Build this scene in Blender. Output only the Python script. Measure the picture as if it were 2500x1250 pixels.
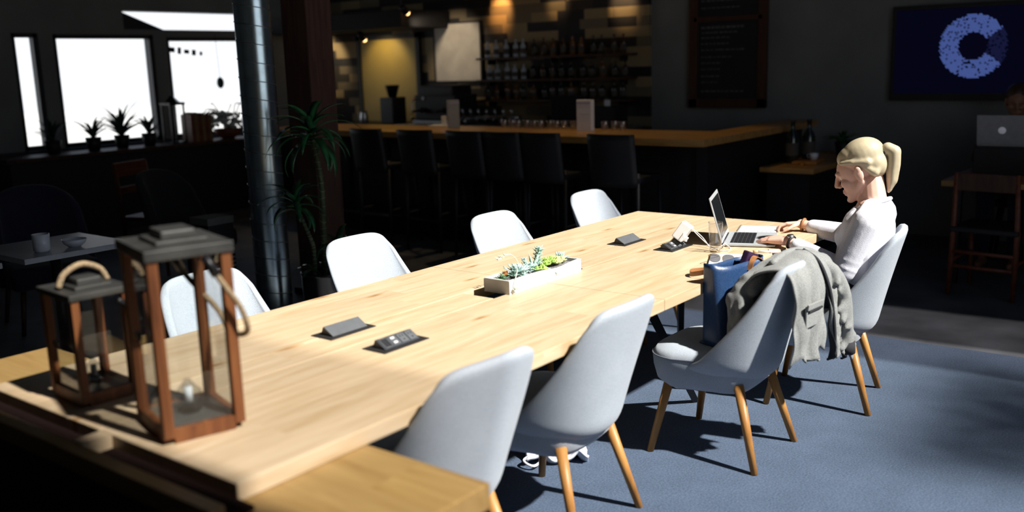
import bpy, bmesh, math, random
import numpy as np
from mathutils import Vector, Matrix, Euler

random.seed(7)
for o in list(bpy.data.objects):
    bpy.data.objects.remove(o)
SC = bpy.context.scene
COL = SC.collection
PI = math.pi

# ------------------------------------------------------------------ camera
F_PX, YAW, PITCH, ROLL = 2317.36, 0.66259, 0.19843, -0.02994
CAM = Vector((-2.82489, -2.30031, 1.63007))
fw = Vector((math.cos(YAW) * math.cos(PITCH), math.sin(YAW) * math.cos(PITCH), -math.sin(PITCH)))
r0 = Vector((math.sin(YAW), -math.cos(YAW), 0))
u0 = r0.cross(fw)
rt = r0 * math.cos(ROLL) + u0 * math.sin(ROLL)
up = -r0 * math.sin(ROLL) + u0 * math.cos(ROLL)
cd = bpy.data.cameras.new('camera')
cd.sensor_fit = 'HORIZONTAL'
cd.sensor_width = 36.0
cd.lens = 36.0 * F_PX / 2500.0
cd.clip_start = 0.05
cd.clip_end = 200
cd.dof.use_dof = True
cd.dof.focus_distance = 4.5
cd.dof.aperture_fstop = cd.lens / 1000.0 / 0.025
cam = bpy.data.objects.new('camera', cd)
M3 = Matrix((rt, up, -fw)).transposed()
cam.matrix_world = Matrix.Translation(CAM) @ M3.to_4x4()
COL.objects.link(cam)
SC.camera = cam

# ------------------------------------------------------------------ colour management
SC.view_settings.view_transform = 'Standard'
SC.view_settings.look = 'None'
SC.view_settings.gamma = 1.0
SC.view_settings.use_curve_mapping = False
SC.view_settings.exposure = 0.0

# ------------------------------------------------------------------ sky: bright hazy horizon, darker above
W = bpy.data.worlds.new('world')
SC.world = W
W.use_nodes = True
wn = W.node_tree
wn.nodes.clear()
wo = wn.nodes.new('ShaderNodeOutputWorld')
wb = wn.nodes.new('ShaderNodeBackground')
wc = wn.nodes.new('ShaderNodeTexCoord')
ws = wn.nodes.new('ShaderNodeSeparateXYZ')
wr = wn.nodes.new('ShaderNodeValToRGB')
e = wr.color_ramp.elements
e[0].position = 0.0; e[0].color = (0.05, 0.05, 0.06, 1)
e[1].position = 1.0; e[1].color = (0.13, 0.19, 0.30, 1)
for p, c in ((0.40, (0.08, 0.08, 0.09, 1)), (0.455, (1.25, 1.27, 1.32, 1)), (0.56, (1.25, 1.27, 1.32, 1)), (0.66, (0.22, 0.28, 0.40, 1))):
    q = e.new(p); q.color = c
wm = wn.nodes.new('ShaderNodeMapRange')
wm.inputs['From Min'].default_value = -1
wm.inputs['From Max'].default_value = 1
wn.links.new(wc.outputs['Generated'], ws.inputs[0])
wn.links.new(ws.outputs['Z'], wm.inputs['Value'])
wn.links.new(wm.outputs[0], wr.inputs[0])
wn.links.new(wr.outputs[0], wb.inputs[0])
wb.inputs[1].default_value = 1.0
wn.links.new(wb.outputs[0], wo.inputs[0])

# ------------------------------------------------------------------ sun
sl = bpy.data.lights.new('sun', 'SUN')
sl.energy = 12.0
sl.color = (1.0, 0.955, 0.89)
sl.angle = math.radians(1.6)
sun = bpy.data.objects.new('sun', sl)
AZ, EL = math.radians(92.5), math.radians(48)      # the way the light travels
sd = Vector((math.cos(AZ) * math.cos(EL), math.sin(AZ) * math.cos(EL), -math.sin(EL)))
sun.rotation_euler = (-sd).to_track_quat('Z', 'Y').to_euler()
sun.location = (0, -6, 8)
COL.objects.link(sun)


# ------------------------------------------------------------------ materials
def new_mat(name):
    m = bpy.data.materials.new(name)
    m.use_nodes = True
    nt = m.node_tree
    return m, nt, nt.nodes['Principled BSDF']


def node(nt, t, **kw):
    n = nt.nodes.new('ShaderNode' + t)
    for k, v in kw.items():
        if k in n.inputs.keys():
            n.inputs[k].default_value = v
        else:
            setattr(n, k, v)
    return n


def ramp(nt, stops):
    n = nt.nodes.new('ShaderNodeValToRGB')
    el = n.color_ramp.elements
    el[0].position, el[0].color = stops[0][0], (*stops[0][1], 1)
    el[1].position, el[1].color = stops[-1][0], (*stops[-1][1], 1)
    for p, c in stops[1:-1]:
        q = el.new(p); q.color = (*c, 1)
    return n


def plain(name, col, rough=0.5, metal=0.0, vary=0.08, scale=30, bump=0.0, spec=0.5, emit=None, estr=0, sheen=0.0, coat=0.0, trans=0.0):
    m, nt, b = new_mat(name)
    tc = node(nt, 'TexCoord')
    nz = node(nt, 'TexNoise', Scale=scale, Detail=4.0)
    nt.links.new(tc.outputs['Object'], nz.inputs['Vector'])
    lo = tuple(max(0, c * (1 - vary)) for c in col)
    hi = tuple(min(1, c * (1 + vary)) for c in col)
    rp = ramp(nt, [(0.3, lo), (0.7, hi)])
    nt.links.new(nz.outputs['Fac'], rp.inputs[0])
    nt.links.new(rp.outputs[0], b.inputs['Base Color'])
    b.inputs['Roughness'].default_value = rough
    b.inputs['Metallic'].default_value = metal
    b.inputs['Specular IOR Level'].default_value = spec
    b.inputs['Sheen Weight'].default_value = sheen
    b.inputs['Coat Weight'].default_value = coat
    b.inputs['Transmission Weight'].default_value = trans
    if bump:
        bp = node(nt, 'Bump', Strength=bump, Distance=0.002)
        nt.links.new(nz.outputs['Fac'], bp.inputs['Height'])
        nt.links.new(bp.outputs[0], b.inputs['Normal'])
    if emit:
        b.inputs['Emission Color'].default_value = (*emit, 1)
        b.inputs['Emission Strength'].default_value = estr
    return m


def wood(name, dark, mid, light, along='X', plank=0.13, rough=0.42, knots=1.0, spec=0.4, grain=1.0):
    m, nt, b = new_mat(name)
    L = nt.links.new
    tc = node(nt, 'TexCoord')
    sp = node(nt, 'SeparateXYZ')
    L(tc.outputs['Object'], sp.inputs[0])
    a, c = ('X', 'Y') if along == 'X' else ('Y', 'X')
    if along == 'Z':
        a, c = 'Z', 'X'
    third = [k for k in 'XYZ' if k not in (a, c)][0]
    dv = node(nt, 'Math', operation='DIVIDE'); L(sp.outputs[c], dv.inputs[0]); dv.inputs[1].default_value = plank
    fl = node(nt, 'Math', operation='FLOOR'); L(dv.outputs[0], fl.inputs[0])
    wnz = node(nt, 'TexWhiteNoise', noise_dimensions='1D'); L(fl.outputs[0], wnz.inputs['W'])
    # boards end to end along a row
    sh = node(nt, 'Math', operation='MULTIPLY_ADD'); L(wnz.outputs['Value'], sh.inputs[0]); sh.inputs[1].default_value = 1.7; L(sp.outputs[a], sh.inputs[2])
    dv2 = node(nt, 'Math', operation='DIVIDE'); L(sh.outputs[0], dv2.inputs[0]); dv2.inputs[1].default_value = 1.35
    fl2 = node(nt, 'Math', operation='FLOOR'); L(dv2.outputs[0], fl2.inputs[0])
    cb = node(nt, 'CombineXYZ'); L(fl.outputs[0], cb.inputs[0]); L(fl2.outputs[0], cb.inputs[1])
    wn2 = node(nt, 'TexWhiteNoise', noise_dimensions='2D'); L(cb.outputs[0], wn2.inputs['Vector'])
    off = node(nt, 'Math', operation='MULTIPLY'); L(wn2.outputs['Value'], off.inputs[0]); off.inputs[1].default_value = 40
    al = node(nt, 'Math', operation='MULTIPLY_ADD'); L(sp.outputs[a], al.inputs[0]); al.inputs[1].default_value = 1.1; L(off.outputs[0], al.inputs[2])
    ac = node(nt, 'Math', operation='MULTIPLY'); L(sp.outputs[c], ac.inputs[0]); ac.inputs[1].default_value = 11.0
    th = node(nt, 'Math', operation='MULTIPLY'); L(sp.outputs[third], th.inputs[0]); th.inputs[1].default_value = 11.0
    v = node(nt, 'CombineXYZ'); L(al.outputs[0], v.inputs[0]); L(ac.outputs[0], v.inputs[1]); L(th.outputs[0], v.inputs[2])
    nz = node(nt, 'TexNoise', Scale=2.2, Detail=7.0, Roughness=0.62, Distortion=0.6); L(v.outputs[0], nz.inputs['Vector'])
    rp = ramp(nt, [(0.30, dark), (0.48, mid), (0.72, light)]); L(nz.outputs['Fac'], rp.inputs[0])
    # board tint
    tint = ramp(nt, [(0.0, (0.92, 0.90, 0.87)), (0.5, (1, 1, 1)), (1.0, (1.05, 1.03, 1.0))]); L(wn2.outputs['Value'], tint.inputs[0])
    mx = node(nt, 'MixRGB', blend_type='MULTIPLY'); mx.inputs[0].default_value = grain
    L(rp.outputs[0], mx.inputs[1]); L(tint.outputs[0], mx.inputs[2])
    out = mx
    if knots:
        kv = node(nt, 'CombineXYZ')
        ka = node(nt, 'Math', operation='MULTIPLY_ADD'); L(sp.outputs[a], ka.inputs[0]); ka.inputs[1].default_value = 1.5; ka.inputs[2].default_value = 3.3
        kc = node(nt, 'Math', operation='MULTIPLY'); L(sp.outputs[c], kc.inputs[0]); kc.inputs[1].default_value = 5.5
        L(ka.outputs[0], kv.inputs[0]); L(kc.outputs[0], kv.inputs[1])
        dn = node(nt, 'TexNoise', Scale=5.0, Detail=2.0); L(kv.outputs[0], dn.inputs['Vector'])
        av = node(nt, 'VectorMath', operation='MULTIPLY_ADD'); L(dn.outputs['Color'], av.inputs[0]); av.inputs[1].default_value = (0.12, 0.12, 0); L(kv.outputs[0], av.inputs[2])
        vo = node(nt, 'TexVoronoi', Scale=1.0, Randomness=1.0, voronoi_dimensions='2D'); L(av.outputs[0], vo.inputs['Vector'])
        kr = ramp(nt, [(0.015, (0.42, 0.24, 0.11)), (0.045, (0.74, 0.55, 0.34)), (0.10, (1, 1, 1))]); L(vo.outputs['Distance'], kr.inputs[0])
        # only some of the cells carry a knot
        sel = node(nt, 'Math', operation='GREATER_THAN'); sp2 = node(nt, 'SeparateColor'); L(vo.outputs['Color'], sp2.inputs[0])
        L(sp2.outputs[0], sel.inputs[0]); sel.inputs[1].default_value = 0.62
        fk = node(nt, 'Math', operation='MULTIPLY'); L(sel.outputs[0], fk.inputs[0]); fk.inputs[1].default_value = knots
        m2 = node(nt, 'MixRGB', blend_type='MULTIPLY'); L(fk.outputs[0], m2.inputs[0]); L(mx.outputs[0], m2.inputs[1]); L(kr.outputs[0], m2.inputs[2])
        out = m2
    L(out.outputs[0], b.inputs['Base Color'])
    b.inputs['Roughness'].default_value = rough
    b.inputs['Specular IOR Level'].default_value = spec
    bp = node(nt, 'Bump', Strength=0.06, Distance=0.002); L(nz.outputs['Fac'], bp.inputs['Height']); L(bp.outputs[0], b.inputs['Normal'])
    return m


def fabric(name, c1, c2, scale=420, bump=0.35):
    m, nt, b = new_mat(name)
    L = nt.links.new
    tc = node(nt, 'TexCoord')
    n1 = node(nt, 'TexNoise', Scale=scale, Detail=2.0); L(tc.outputs['Object'], n1.inputs['Vector'])
    n2 = node(nt, 'TexNoise', Scale=7.0, Detail=3.0); L(tc.outputs['Object'], n2.inputs['Vector'])
    ad = node(nt, 'Math', operation='MULTIPLY_ADD'); L(n2.outputs['Fac'], ad.inputs[0]); ad.inputs[1].default_value = 0.25; L(n1.outputs['Fac'], ad.inputs[2])
    rp = ramp(nt, [(0.42, c1), (0.82, c2)]); L(ad.outputs[0], rp.inputs[0])
    L(rp.outputs[0], b.inputs['Base Color'])
    b.inputs['Roughness'].default_value = 0.95
    b.inputs['Specular IOR Level'].default_value = 0.15
    b.inputs['Sheen Weight'].default_value = 0.15
    bp = node(nt, 'Bump', Strength=bump, Distance=0.0015); L(n1.outputs['Fac'], bp.inputs['Height']); L(bp.outputs[0], b.inputs['Normal'])
    return m


def glass(name, tint=(0.97, 0.98, 0.98), reflect=1.0, ior=1.45):
    m = bpy.data.materials.new(name)
    m.use_nodes = True
    nt = m.node_tree
    nt.nodes.clear()
    o = node(nt, 'OutputMaterial')
    t = node(nt, 'BsdfTransparent'); t.inputs[0].default_value = (*tint, 1)
    g = node(nt, 'BsdfGlossy'); g.inputs['Roughness'].default_value = 0.03
    lw = node(nt, 'LayerWeight'); lw.inputs[0].default_value = 0.5
    pw = node(nt, 'Math', operation='POWER'); nt.links.new(lw.outputs['Facing'], pw.inputs[0]); pw.inputs[1].default_value = 4.0
    f0 = ((ior - 1) / (ior + 1)) ** 2
    f = node(nt, 'MapRange'); nt.links.new(pw.outputs[0], f.inputs['Value']); f.inputs['To Min'].default_value = f0; f.inputs['To Max'].default_value = 0.95
    nz = node(nt, 'TexNoise', Scale=3.0)
    mp = node(nt, 'MapRange'); mp.inputs['To Min'].default_value = 0.85 * reflect; mp.inputs['To Max'].default_value = reflect
    nt.links.new(nz.outputs['Fac'], mp.inputs['Value'])
    mu = node(nt, 'Math', operation='MULTIPLY'); nt.links.new(f.outputs[0], mu.inputs[0]); nt.links.new(mp.outputs[0], mu.inputs[1])
    mx = node(nt, 'MixShader')
    nt.links.new(mu.outputs[0], mx.inputs[0]); nt.links.new(t.outputs[0], mx.inputs[1]); nt.links.new(g.outputs[0], mx.inputs[2])
    nt.links.new(mx.outputs[0], o.inputs[0])
    return m


M = {}
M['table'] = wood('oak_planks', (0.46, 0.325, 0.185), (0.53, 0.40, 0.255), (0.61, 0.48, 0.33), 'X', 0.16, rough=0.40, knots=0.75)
M['slot'] = plain('painted_slot_shade', (0.018, 0.010, 0.009), 1.0, spec=0.05)
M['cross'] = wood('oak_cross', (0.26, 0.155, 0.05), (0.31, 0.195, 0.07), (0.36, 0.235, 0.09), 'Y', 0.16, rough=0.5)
M['bar'] = wood('bar_top_wood', (0.30, 0.14, 0.035), (0.42, 0.22, 0.065), (0.50, 0.29, 0.10), 'Y', 0.10, rough=0.35, knots=0.3)
M['leg'] = wood('chair_leg_wood', (0.27, 0.115, 0.028), (0.36, 0.165, 0.043), (0.43, 0.215, 0.06), 'Z', 0.2, rough=0.45, knots=0)
M['brown'] = wood('dark_brown_wood', (0.035, 0.014, 0.008), (0.06, 0.024, 0.012), (0.09, 0.038, 0.018), 'Z', 0.2, rough=0.5, knots=0)
M['rust'] = wood('lantern_wood', (0.085, 0.026, 0.008), (0.15, 0.050, 0.016), (0.21, 0.080, 0.026), 'Z', 0.2, rough=0.5, knots=0)
M['post'] = wood('post_timber', (0.04, 0.018, 0.013), (0.065, 0.029, 0.022), (0.095, 0.045, 0.03), 'Z', 0.3, rough=0.8, knots=0.3)
M['chair'] = fabric('pale_grey_weave', (0.285, 0.318, 0.362), (0.425, 0.46, 0.515))
M['piping'] = plain('grey_piping', (0.12, 0.13, 0.16), 0.9)
M['rug'] = fabric('blue_grey_carpet', (0.031, 0.049, 0.084), (0.072, 0.104, 0.165), 130, 0.5)
M['floor'] = plain('dark_concrete', (0.115, 0.118, 0.13), 0.55, vary=0.35, scale=3)
M['darkwall'] = plain('charcoal_wall', (0.19, 0.195, 0.195), 0.85, vary=0.12, scale=2)
M['ceil'] = plain('dark_ceiling', (0.015, 0.015, 0.017), 0.9)
M['frame'] = plain('dark_window_frame', (0.02, 0.023, 0.03), 0.5)
M['black'] = plain('matt_black', (0.010, 0.010, 0.013), 0.55)
M['bmetal'] = plain('black_metal', (0.018, 0.018, 0.02), 0.4, 0.6)
M['pmetal'] = plain('grey_pop_up_metal', (0.115, 0.12, 0.13), 0.42, 0.2)
M['plate'] = plain('dark_socket_plate', (0.045, 0.042, 0.042), 0.4, 0.5)
M['outlet'] = plain('charcoal_plastic', (0.045, 0.05, 0.058), 0.4)
M['wplastic'] = plain('white_plastic', (0.82, 0.82, 0.82), 0.35, vary=0.03)
M['paper'] = plain('white_paper', (0.80, 0.81, 0.83), 0.8, vary=0.03)
M['lilac'] = plain('lilac_cover', (0.42, 0.38, 0.52), 0.7)
M['alu'] = plain('aluminium', (0.46, 0.48, 0.50), 0.40, 0.25, vary=0.03)
M['screen'] = plain('dark_screen', (0.012, 0.014, 0.016), 0.16, spec=0.5)
M['keys'] = plain('black_keys', (0.014, 0.014, 0.016), 0.5)
M['duct'] = plain('galvanised_duct', (0.48, 0.60, 0.66), 0.24, 0.95, vary=0.12, scale=9)
M['seam'] = plain('duct_seam', (0.42, 0.46, 0.48), 0.35, 0.95)
M['concrete'] = plain('pale_concrete', (0.52, 0.52, 0.51), 0.85, vary=0.10, scale=18, bump=0.15)
M['soil'] = plain('grey_gravel', (0.15, 0.14, 0.14), 0.95, vary=0.7, scale=160, bump=0.8)
M['potsoil'] = plain('potting_soil', (0.03, 0.02, 0.015), 0.95, vary=0.5, scale=80)
M['sage'] = plain('sage_leaf', (0.33, 0.50, 0.42), 0.55, vary=0.25, scale=40)
M['blue_leaf'] = plain('pale_blue_leaf', (0.42, 0.56, 0.54), 0.55, vary=0.2, scale=40)
M['lime'] = plain('lime_leaf', (0.36, 0.56, 0.12), 0.55, vary=0.3, scale=60)
M['dgreen'] = plain('dark_green_leaf', (0.10, 0.20, 0.10), 0.5, vary=0.3, scale=60)
M['orange_leaf'] = plain('orange_leaf', (0.60, 0.26, 0.08), 0.55, vary=0.25, scale=60)
M['yellow_leaf'] = plain('pale_yellow_leaf', (0.58, 0.60, 0.26), 0.6, vary=0.25, scale=90)
M['palestem'] = plain('pale_stem', (0.62, 0.70, 0.55), 0.6)
M['dracaena'] = plain('glossy_dracaena_leaf', (0.025, 0.13, 0.045), 0.28, vary=0.5, scale=14, coat=0.3)
M['cane'] = plain('dracaena_cane', (0.05, 0.075, 0.025), 0.6, vary=0.3)
M['ring'] = plain('leaf_scar', (0.30, 0.30, 0.20), 0.7)
M['pot'] = plain('black_glazed_pot', (0.012, 0.012, 0.013), 0.15, coat=0.5)
M['zinc'] = plain('dark_zinc', (0.085, 0.085, 0.08), 0.5, 0.7, vary=0.3, scale=12)
M['lfloor'] = plain('lantern_base_metal', (0.10, 0.105, 0.10), 0.45, 0.6, vary=0.2)
M['rope'] = plain('hemp_rope', (0.30, 0.22, 0.13), 0.9, vary=0.4, scale=140, bump=0.6)
M['glass'] = glass('clear_glass')
M['dimmer_light'] = glass('light_added_dimmer', (0.80, 0.80, 0.80))  # this and the next two tints are added to dim the sun by bay
M['dimmer_mid'] = glass('medium_added_dimmer', (0.66, 0.66, 0.67))
M['dimmer_dark'] = glass('dark_added_dimmer', (0.36, 0.36, 0.37))
M['gtum'] = glass('tumbler_glass', (0.985, 0.99, 0.99), 1.0, 2.4)
M['gclear'] = glass('clear_drinking_glass', (0.994, 0.995, 0.995), 1.0, 1.85)
M['lens'] = glass('grey_lens', (0.42, 0.42, 0.44), 1.0, 1.5)
M['cryst'] = glass('crystal_holder', (0.80, 0.82, 0.83), 1.0, 1.7)
M['gold'] = plain('gilt_frame', (0.35, 0.24, 0.10), 0.3, 0.9)
M['navy'] = plain('navy_leather', (0.018, 0.048, 0.125), 0.38, vary=0.25, scale=160, bump=0.25)
M['tan'] = plain('tan_leather', (0.30, 0.13, 0.05), 0.5, vary=0.2)
M['purple'] = plain('dark_purple_leather', (0.035, 0.014, 0.05), 0.45)
M['jacket'] = fabric('grey_cotton', (0.17, 0.175, 0.17), (0.27, 0.275, 0.27), 240, 0.3)
M['lining'] = plain('dark_lining', (0.020, 0.020, 0.024), 0.9)
M['skin'] = plain('skin', (0.72, 0.43, 0.33), 0.5, vary=0.06, scale=25)
M['skin_b'] = plain('tanned_skin', (0.32, 0.15, 0.09), 0.5, vary=0.08, scale=25)
M['lip'] = plain('lips', (0.55, 0.22, 0.20), 0.4)
M['blond'] = plain('blond_hair', (0.50, 0.42, 0.28), 0.42, vary=0.10, scale=22, bump=0.15)
M['dhair'] = plain('brown_hair', (0.05, 0.025, 0.015), 0.5, vary=0.3, scale=55)
M['sweater'] = fabric('white_knit', (0.66, 0.65, 0.71), (0.80, 0.79, 0.85), 260, 0.35)
M['denim'] = fabric('navy_denim', (0.012, 0.015, 0.032), (0.024, 0.028, 0.05), 300, 0.3)
M['shoe'] = plain('white_canvas', (0.78, 0.76, 0.72), 0.8, vary=0.06, scale=60)
M['plum'] = fabric('plum_knit', (0.10, 0.015, 0.04), (0.16, 0.03, 0.07), 260, 0.3)
M['dark_fab'] = fabric('navy_upholstery', (0.012, 0.012, 0.024), (0.022, 0.022, 0.038), 200, 0.3)
M['grey_fab'] = fabric('charcoal_upholstery', (0.020, 0.020, 0.022), (0.035, 0.035, 0.038), 200, 0.3)
M['greytop'] = plain('pale_grey_laminate', (0.36, 0.38, 0.41), 0.35, vary=0.06)
M['cerm'] = plain('white_ceramic', (0.78, 0.80, 0.86), 0.2, vary=0.03)
M['steel'] = plain('brushed_steel', (0.45, 0.45, 0.46), 0.3, 0.95)
M['orange_wood'] = plain('orange_board', (0.50, 0.20, 0.035), 0.45, vary=0.15)
M['bottle'] = plain('dark_green_glass', (0.012, 0.020, 0.016), 0.1, coat=0.4)
M['chalk'] = plain('chalk_writing', (0.10, 0.105, 0.11), 0.9, vary=0.5, scale=40)
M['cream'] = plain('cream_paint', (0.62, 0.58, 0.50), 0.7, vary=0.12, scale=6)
M['white_wall'] = plain('white_soffit', (0.80, 0.80, 0.80), 0.8, vary=0.03)
M['books'] = plain('brown_book_cloth', (0.22, 0.12, 0.06), 0.8, vary=0.2)
M['redwood'] = wood('red_brown_wood', (0.10, 0.028, 0.014), (0.16, 0.048, 0.024), (0.22, 0.075, 0.038), 'X', 0.2, rough=0.45, knots=0)
M['twig'] = plain('dry_twig', (0.16, 0.06, 0.04), 0.8)
M['cotton'] = plain('pale_dried_flower', (0.45, 0.48, 0.44), 0.9, vary=0.4, scale=30)
M['grass'] = plain('dark_blade', (0.03, 0.045, 0.04), 0.6)
M['bulb'] = plain('warm_bulb', (1.0, 0.6, 0.25), 0.5, emit=(1.0, 0.55, 0.2), estr=6.0)
M['tvnavy'] = plain('tv_picture', (0.001, 0.001, 0.006), 0.9, spec=0.03, emit=(0.0014, 0.0015, 0.0070), estr=1.0, vary=0)
M['tvblue'] = plain('tv_logo_blue', (0.02, 0.03, 0.10), 0.5, emit=(0.065, 0.105, 0.33), estr=1.0, vary=0)
M['tvdim'] = plain('tv_logo_dim', (0.004, 0.005, 0.02), 0.5, emit=(0.006, 0.008, 0.040), estr=1.0, vary=0)
M['lidlogo'] = plain('lid_emblem', (0.5, 0.5, 0.52), 0.4, emit=(0.10, 0.10, 0.12), estr=1.0)
M['pave'] = plain('pale_pavement', (0.55, 0.55, 0.55), .9)
M['dimlabel'] = plain('brown_paper_label', (0.07, 0.06, 0.05), .8)
M['olive'] = plain('olive_door_paint', (0.42, 0.32, 0.09), 0.55, vary=0.05, scale=3)
M['screenw'] = plain('white_pack', (0.75, 0.76, 0.82), 0.6, vary=0.03)


def block_wall():
    """wall of wood blocks of mixed shades laid in courses"""
    m, nt, b = new_mat('wood_block_wall')
    L = nt.links.new
    tc = node(nt, 'TexCoord'); sp = node(nt, 'SeparateXYZ'); L(tc.outputs['Object'], sp.inputs[0])
    rz = node(nt, 'Math', operation='DIVIDE'); L(sp.outputs['Z'], rz.inputs[0]); rz.inputs[1].default_value = 0.105
    rf = node(nt, 'Math', operation='FLOOR'); L(rz.outputs[0], rf.inputs[0])
    rw = node(nt, 'TexWhiteNoise', noise_dimensions='1D'); L(rf.outputs[0], rw.inputs['W'])
    cy = node(nt, 'Math', operation='DIVIDE'); L(sp.outputs['Y'], cy.inputs[0]); cy.inputs[1].default_value = 0.36
    ca = node(nt, 'Math', operation='ADD'); L(cy.outputs[0], ca.inputs[0]); L(rw.outputs['Value'], ca.inputs[1])
    cf = node(nt, 'Math', operation='FLOOR'); L(ca.outputs[0], cf.inputs[0])
    cv = node(nt, 'CombineXYZ'); L(cf.outputs[0], cv.inputs[0]); L(rf.outputs[0], cv.inputs[1])
    w2 = node(nt, 'TexWhiteNoise', noise_dimensions='2D'); L(cv.outputs[0], w2.inputs['Vector'])
    rp = ramp(nt, [(0.0, (0.012, 0.012, 0.016)), (0.33, (0.03, 0.026, 0.022)), (0.45, (0.16, 0.13, 0.08)), (0.7, (0.30, 0.23, 0.12)), (1.0, (0.46, 0.38, 0.24))])
    rp.color_ramp.interpolation = 'CONSTANT'
    L(w2.outputs['Value'], rp.inputs[0]); L(rp.outputs[0], b.inputs['Base Color'])
    b.inputs['Roughness'].default_value = 0.7
    fr = node(nt, 'Math', operation='FRACT'); L(rz.outputs[0], fr.inputs[0])
    gt = node(nt, 'Math', operation='GREATER_THAN'); L(fr.outputs[0], gt.inputs[0]); gt.inputs[1].default_value = 0.06
    bp = node(nt, 'Bump', Strength=0.5, Distance=0.01); L(gt.outputs[0], bp.inputs['Height']); L(bp.outputs[0], b.inputs['Normal'])
    return m


M['blocks'] = block_wall()

# ------------------------------------------------------------------ object helpers


def empty(name, label, cat, loc=(0, 0, 0), rz=0.0, group=None):
    o = bpy.data.objects.new(name, None)
    o.empty_display_size = 0.05
    o.location = loc
    o.rotation_euler = (0, 0, rz)
    COL.objects.link(o)
    o['label'] = label
    o['category'] = cat
    if group:
        o['group'] = group
    return o


def tag(o, label, cat, group=None):
    o['label'] = label
    o['category'] = cat
    if group:
        o['group'] = group
    return o


def obj(name, bm, mat, parent=None, smooth=False, loc=None, rot=None, label=None):
    me = bpy.data.meshes.new(name)
    bmesh.ops.recalc_face_normals(bm, faces=bm.faces[:])
    bm.to_mesh(me)
    bm.free()
    if smooth:
        for p in me.polygons:
            p.use_smooth = True
    for mm in (mat if isinstance(mat, (list, tuple)) else [mat]):
        me.materials.append(mm)
    o = bpy.data.objects.new(name, me)
    COL.objects.link(o)
    if parent:
        o.parent = parent
    if loc is not None:
        o.location = loc
    if rot is not None:
        o.rotation_euler = rot
    if label:
        o['label'] = label
    return o


def struct(name, bm, mat, smooth=False):
    o = obj(name, bm, mat, None, smooth)
    o['kind'] = 'structure'
    return o


def dup(root, loc, rz, label, group=None):
    r = root.copy()
    COL.objects.link(r)
    r.location = loc
    r.rotation_euler = (0, 0, rz)
    r['label'] = label
    if group:
        r['group'] = group
    for ch in list(root.children):
        c = ch.copy(); COL.objects.link(c); c.parent = r
        for g in list(ch.children):
            d = g.copy(); COL.objects.link(d); d.parent = c
    return r


def MB():
    return bmesh.new()


def box(bm, c, s, rot=None, bevel=0.0, seg=2):
    """box with centre c and full size s"""
    m = Matrix.Translation(Vector(c))
    if rot is not None:
        m = m @ (rot if isinstance(rot, Matrix) else Euler(rot).to_matrix().to_4x4())
    r = bmesh.ops.create_cube(bm, size=1.0, matrix=m @ Matrix.Diagonal((*s, 1)))
    if bevel:
        vs = set(r['verts'])
        es = [ed for ed in bm.edges if ed.verts[0] in vs and ed.verts[1] in vs]
        bmesh.ops.bevel(bm, geom=es, offset=bevel, segments=seg, profile=0.6, affect='EDGES', clamp_overlap=True)
    return bm


def bx(bm, x0, x1, y0, y1, z0, z1, bevel=0.0):
    return box(bm, ((x0 + x1) / 2, (y0 + y1) / 2, (z0 + z1) / 2), (x1 - x0, y1 - y0, z1 - z0), None, bevel)


def frame_at(d):
    d = Vector(d).normalized()
    a = Vector((0, 0, 1)) if abs(d.z) < 0.9 else Vector((1, 0, 0))
    x = d.cross(a).normalized()
    return x, d.cross(x).normalized()


def tube(bm, pts, rad, n=8, cap=True, closed=False):
    """tube through pts; rad is one radius or one per point"""
    pts = [Vector(p) for p in pts]
    R = rad if isinstance(rad, (list, tuple)) else [rad] * len(pts)
    rings = []
    px = None
    for i, p in enumerate(pts):
        a = pts[max(i - 1, 0)] if not closed else pts[i - 1]
        b = pts[min(i + 1, len(pts) - 1)] if not closed else pts[(i + 1) % len(pts)]
        d = (b - a).normalized()
        if px is None:
            x, y = frame_at(d)
        else:
            x = (px - d * px.dot(d))
            x = x.normalized() if x.length > 1e-6 else frame_at(d)[0]
            y = d.cross(x)
        px = x
        rings.append([bm.verts.new(p + (x * math.cos(2 * PI * k / n) + y * math.sin(2 * PI * k / n)) * R[i]) for k in range(n)])
    m = len(rings)
    for i in range(m if closed else m - 1):
        A, B = rings[i], rings[(i + 1) % m]
        for k in range(n):
            bm.faces.new((A[k], A[(k + 1) % n], B[(k + 1) % n], B[k]))
    if cap and not closed:
        bm.faces.new(rings[0][::-1])
        bm.faces.new(rings[-1])
    return bm


def lathe(bm, prof, c=(0, 0, 0), n=24, cap_bottom=False, cap_top=False, sx=1.0, sy=1.0):
    """prof: list of (r, z)"""
    c = Vector(c)
    rings = [[bm.verts.new(c + Vector((r * math.cos(2 * PI * k / n) * sx, r * math.sin(2 * PI * k / n) * sy, z))) for k in range(n)] for r, z in prof]
    for A, B in zip(rings, rings[1:]):
        for k in range(n):
            bm.faces.new((A[k], A[(k + 1) % n], B[(k + 1) % n], B[k]))
    if cap_bottom:
        bm.faces.new(rings[0][::-1])
    if cap_top:
        bm.faces.new(rings[-1])
    return bm


def ball(bm, c, r, rot=None, u=16, v=10):
    r = r if isinstance(r, (list, tuple)) else (r, r, r)
    m = Matrix.Translation(Vector(c))
    if rot is not None:
        m = m @ (rot.to_4x4() if isinstance(rot, Matrix) else Euler(rot).to_matrix().to_4x4())
    bmesh.ops.create_uvsphere(bm, u_segments=u, v_segments=v, radius=1.0, matrix=m @ Matrix.Diagonal((*r, 1)))
    return bm


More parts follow.
